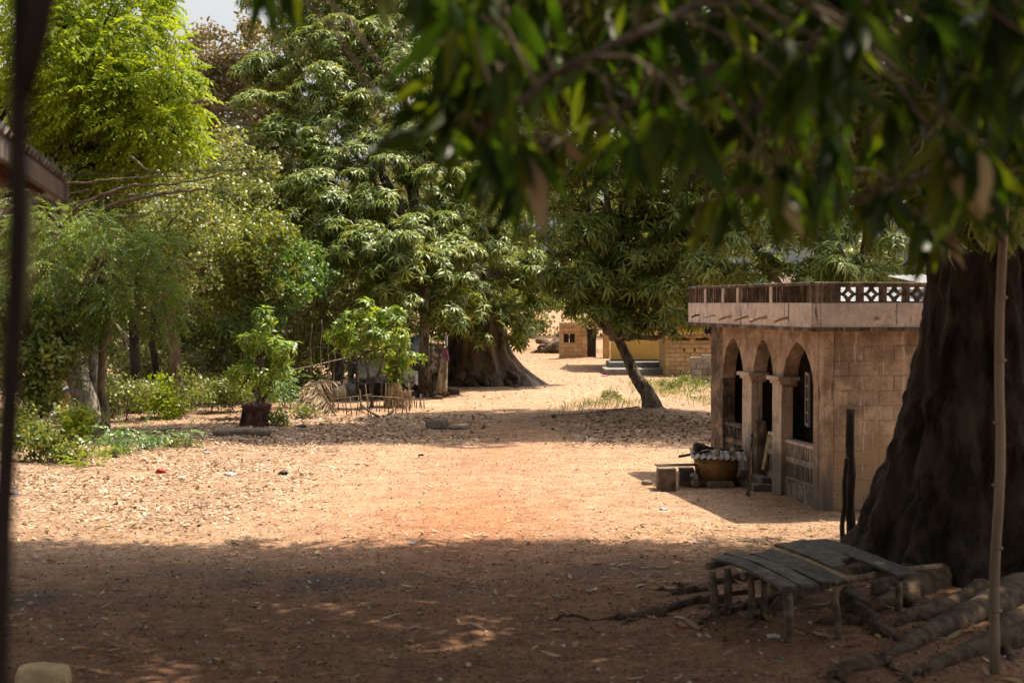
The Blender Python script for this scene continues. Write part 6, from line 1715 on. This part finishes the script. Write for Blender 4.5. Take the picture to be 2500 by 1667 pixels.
paths = [[(2700, 40, 5.6), (2150, 120, 4.9), (1760, 190, 4.4), (1560, 250, 4.1), (1330, 370, 3.9)], [(2700, 220, 5.2), (2350, 380, 4.7), (2150, 470, 4.5), (1960, 520, 4.3)], [(1700, -140, 4.4), (1300, 30, 4.0), (1130, 190, 3.8), (960, 300, 3.7)],
         [(2600, -80, 4.6), (2100, 20, 4.2), (1800, 330, 4.0), (1640, 470, 3.9)], [(2560, 420, 5.0), (2420, 470, 4.7), (2330, 560, 4.6), (2280, 640, 4.5)], [(2000, -120, 3.9), (1600, 60, 3.6), (1250, 250, 3.5), (1170, 330, 3.5)]]
BR = []; bpts = []
for k, pth in enumerate(paths):
    P = curve_pts([at(*x) for x in pth], 8, .006, k)
    o = MB().tube(P, list(np.linspace(.018, .005, len(P))), 7, True, .08, k).build('branch', 'bark_mid' if k % 2 else 'twig', huge)
    BR.append(o); bpts += [(np.array(p_), k) for p_ in P]
bp_arr = np.array([b_[0] for b_ in bpts])
anch = []
tries = 0
while len(anch) < 165 and tries < 4000:
    tries += 1
    px = rn.uniform(1090, 2560); yl = np.interp(px, ylow_x, ylow_y)
    py = rn.uniform(-170, yl - 120)
    if rn.random() > 1.0 - .35 * max(0, py) / 600: continue
    anch.append((px, py, rn.uniform(3.3, 5.4)))
for (px, py, Y) in ((652, -95, 3.3), (700, -80, 3.5), (930, -90, 3.4), (1040, -60, 3.5), (1120, 180, 3.7), (1100, 330, 3.6), (1180, 330, 3.5), (1270, 360, 3.5), (1085, 205, 3.7)): anch.append((px, py, Y))
leaves = []
for ai, (px, py, Y) in enumerate(anch):
    c = at(px, py, Y)
    j = int(np.argmin(((bp_arr - c) ** 2).sum(1)))
    bq, bk = bpts[j]
    n = rn.integers(5, 9) if px > 1090 else 3
    if py < 150: n += 2
    for i in range(n):
        a = rn.uniform(0, 6.28); out = rn.uniform(.1, .9)
        d = np.array((math.cos(a) * out, math.sin(a) * out * .7, -1.0 + rn.uniform(-.1, .5)))
        if px < 1090: d = np.array((rn.uniform(-.2, .2), 0, -1))
        L = rn.uniform(.14, .255)
        yl = np.interp(px, ylow_x, ylow_y)
        maxL = max(.09, (yl - py) / F * Y * 1.05)
        leaves.append((c + rn.normal(0, .012, 3), d, min(L, maxL), bk, py, rn.random() < .05))
    BR[bk]['n'] = 0
# the bright group at the tip of the left bough
for (a, b, c_, d_, L) in ((1075, 195, 900, 250, .2), (1070, 240, 935, 290, .16), (1050, 290, 880, 430, .2), (1100, 120, 1085, 215, .13), (1040, 225, 900, 215, .17), (1090, 260, 1000, 275, .13)):
    p0, p1 = at(a, b, 3.7), at(c_, d_, 3.6)
    leaves.append((p0, (p1 - p0) / np.linalg.norm(p1 - p0), np.linalg.norm(p1 - p0), 2, 1000, False))
# stalks joining leaf whorls to the branches
stalk = [MB() for _ in BR]
for (px, py, Y) in anch:
    c = at(px, py, Y); j = int(np.argmin(((bp_arr - c) ** 2).sum(1))); bq, bk = bpts[j]
    P = curve_pts([bq, (bq + c) / 2 + np.array((0, 0, .05)), c], 4, .004, int(px))
    MB().tube(P, list(np.linspace(.006, .003, len(P))), 5, False).build('twig', 'twig', BR[bk])
for o in BR:
    if 'n' in o: del o['n']
order = sorted(range(len(leaves)), key=lambda i: -leaves[i][4])
own = set(order[:294])
restV, restT, restR = [], [], []; rb_ = 0
for i, (p, d, L, bk, py, dry) in enumerate(leaves):
    d = d / np.linalg.norm(d)
    a = rn.normal(size=3); a[1] += rn.choice((-1.4, 1.4)) ; Zz = a - d * a.dot(d); Zz /= np.linalg.norm(Zz)
    Rm = np.stack([d, np.cross(Zz, d), Zz], 1)
    vi = int(rn.integers(0, 6)); tone = float(rn.choice((.1, .4, .4, .75, 1.0)))
    if i in own:
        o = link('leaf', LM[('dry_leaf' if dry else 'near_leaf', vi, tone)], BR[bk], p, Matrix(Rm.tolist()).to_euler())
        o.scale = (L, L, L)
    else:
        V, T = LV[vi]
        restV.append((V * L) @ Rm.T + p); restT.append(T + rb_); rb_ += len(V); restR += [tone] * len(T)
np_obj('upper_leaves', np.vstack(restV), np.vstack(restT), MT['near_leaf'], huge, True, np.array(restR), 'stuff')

# ================================================================== NEAR LEFT: roof corner, wire, post
zr = 3.53
E0, E1 = np.array((-2.05, 5.0, zr + .05)), np.array((-2.78, 8.9, zr))
shed = thing('shed_roof', (-3.9, 7, 0), 'corner of a corrugated zinc roof on brown timbers at the left edge', 'shed')
ro = (E1 - E0); ro /= np.linalg.norm(ro)
upv = np.array((-1.0, -.18, .42))
corr(E0, E1, E0 + upv * 1.9, 30, .022, 'roof_sheet', 'oldzinc', shed)
MB().hexa([E0 + np.array((-.02, 0, -.13)), E1 + np.array((-.02, 0, -.13)), E1 + np.array((-.06, 0, -.13)), E0 + np.array((-.06, 0, -.13)), E0 + np.array((-.02, 0, -.03)), E1 + np.array((-.02, 0, -.03)), E1 + np.array((-.06, 0, -.03)), E0 + np.array((-.06, 0, -.03))]).build('fascia', 'fascia', shed)
MB().hexa([E1 + np.array((.0, .02, -.14)), E1 + upv * 1.9 + np.array((0, .02, -.16)), E1 + upv * 1.9 + np.array((0, .05, -.16)), E1 + np.array((0, .05, -.14)), E1 + np.array((0, .02, -.03)), E1 + upv * 1.9 + np.array((0, .02, -.03)), E1 + upv * 1.9 + np.array((0, .05, -.03)), E1 + np.array((0, .05, -.03))]).build('barge_board', 'fascia', shed)
for k in range(5):
    q = E0 + (E1 - E0) * (k + .5) / 5
    MB().tube([q + np.array((-.08, 0, -.1)), q + upv * 1.85 + np.array((0, 0, -.1))], .045, 6).build('rafter', 'rafter', shed)
for t_ in (.35, 1.2):
    MB().tube([E0 + upv * t_ + np.array((0, 0, -.17)), E1 + upv * t_ + np.array((0, 0, -.17))], .05, 6).build('purlin', 'rafter', shed)
for q in (E0 + upv * 1.2, E1 + upv * 1.2):
    MB().tube([np.array((q[0], q[1], -.1)), q + np.array((0, 0, -.17))], .06, 7).build('post', 'bark_mid', shed)
wr = thing('overhead_wire', E1 + np.array((0, 0, -.05)), 'thin grey wire strung from the zinc roof corner across the trees', 'wire')
w0, w1 = E1 + np.array((-.08, 0, .02)), bam_top
MB().tube(curve_pts([w0, w0 * .7 + w1 * .3 + np.array((0, 0, -.05)), w0 * .35 + w1 * .65 + np.array((0, 0, -.06)), w1], 8), .0045, 5).build('strand', 'wire', wr)
pt0, pt1 = at(58, -60, 2.0), at(-2, 1700, 2.0)
dirp = (pt1 - pt0) / (pt1[2] - pt0[2])
base_p = pt1 + dirp * (0 - pt1[2]); top_p = pt0 + dirp * (3.9 - pt0[2])
npost = thing('near_post', base_p, 'dark out of focus wooden post leaning along the left edge', 'post')
n = 26
PP = [base_p + (top_p - base_p) * k / n + np.array((.004 * math.sin(k * 1.1), 0, 0)) for k in range(n + 1)]
PP[0] = PP[0] - np.array((0, 0, .1))
MB().tube(PP, list(np.linspace(.022, .011, n + 1)), 10, True, .06, 3).build('shaft', 'post_dark', npost)
MB().tube([at(120, -120, 1.95), at(95, 60, 1.97), at(62, 230, 2.0)], [.022, .018, .012], 8).build('side_branch', 'post_dark', npost)
MB().tube([at(72, 470, 2.02), at(62, 640, 2.02), at(40, 900, 2.02)], [.007, .009, .006], 8).build('split_strip', 'bamboo', npost)
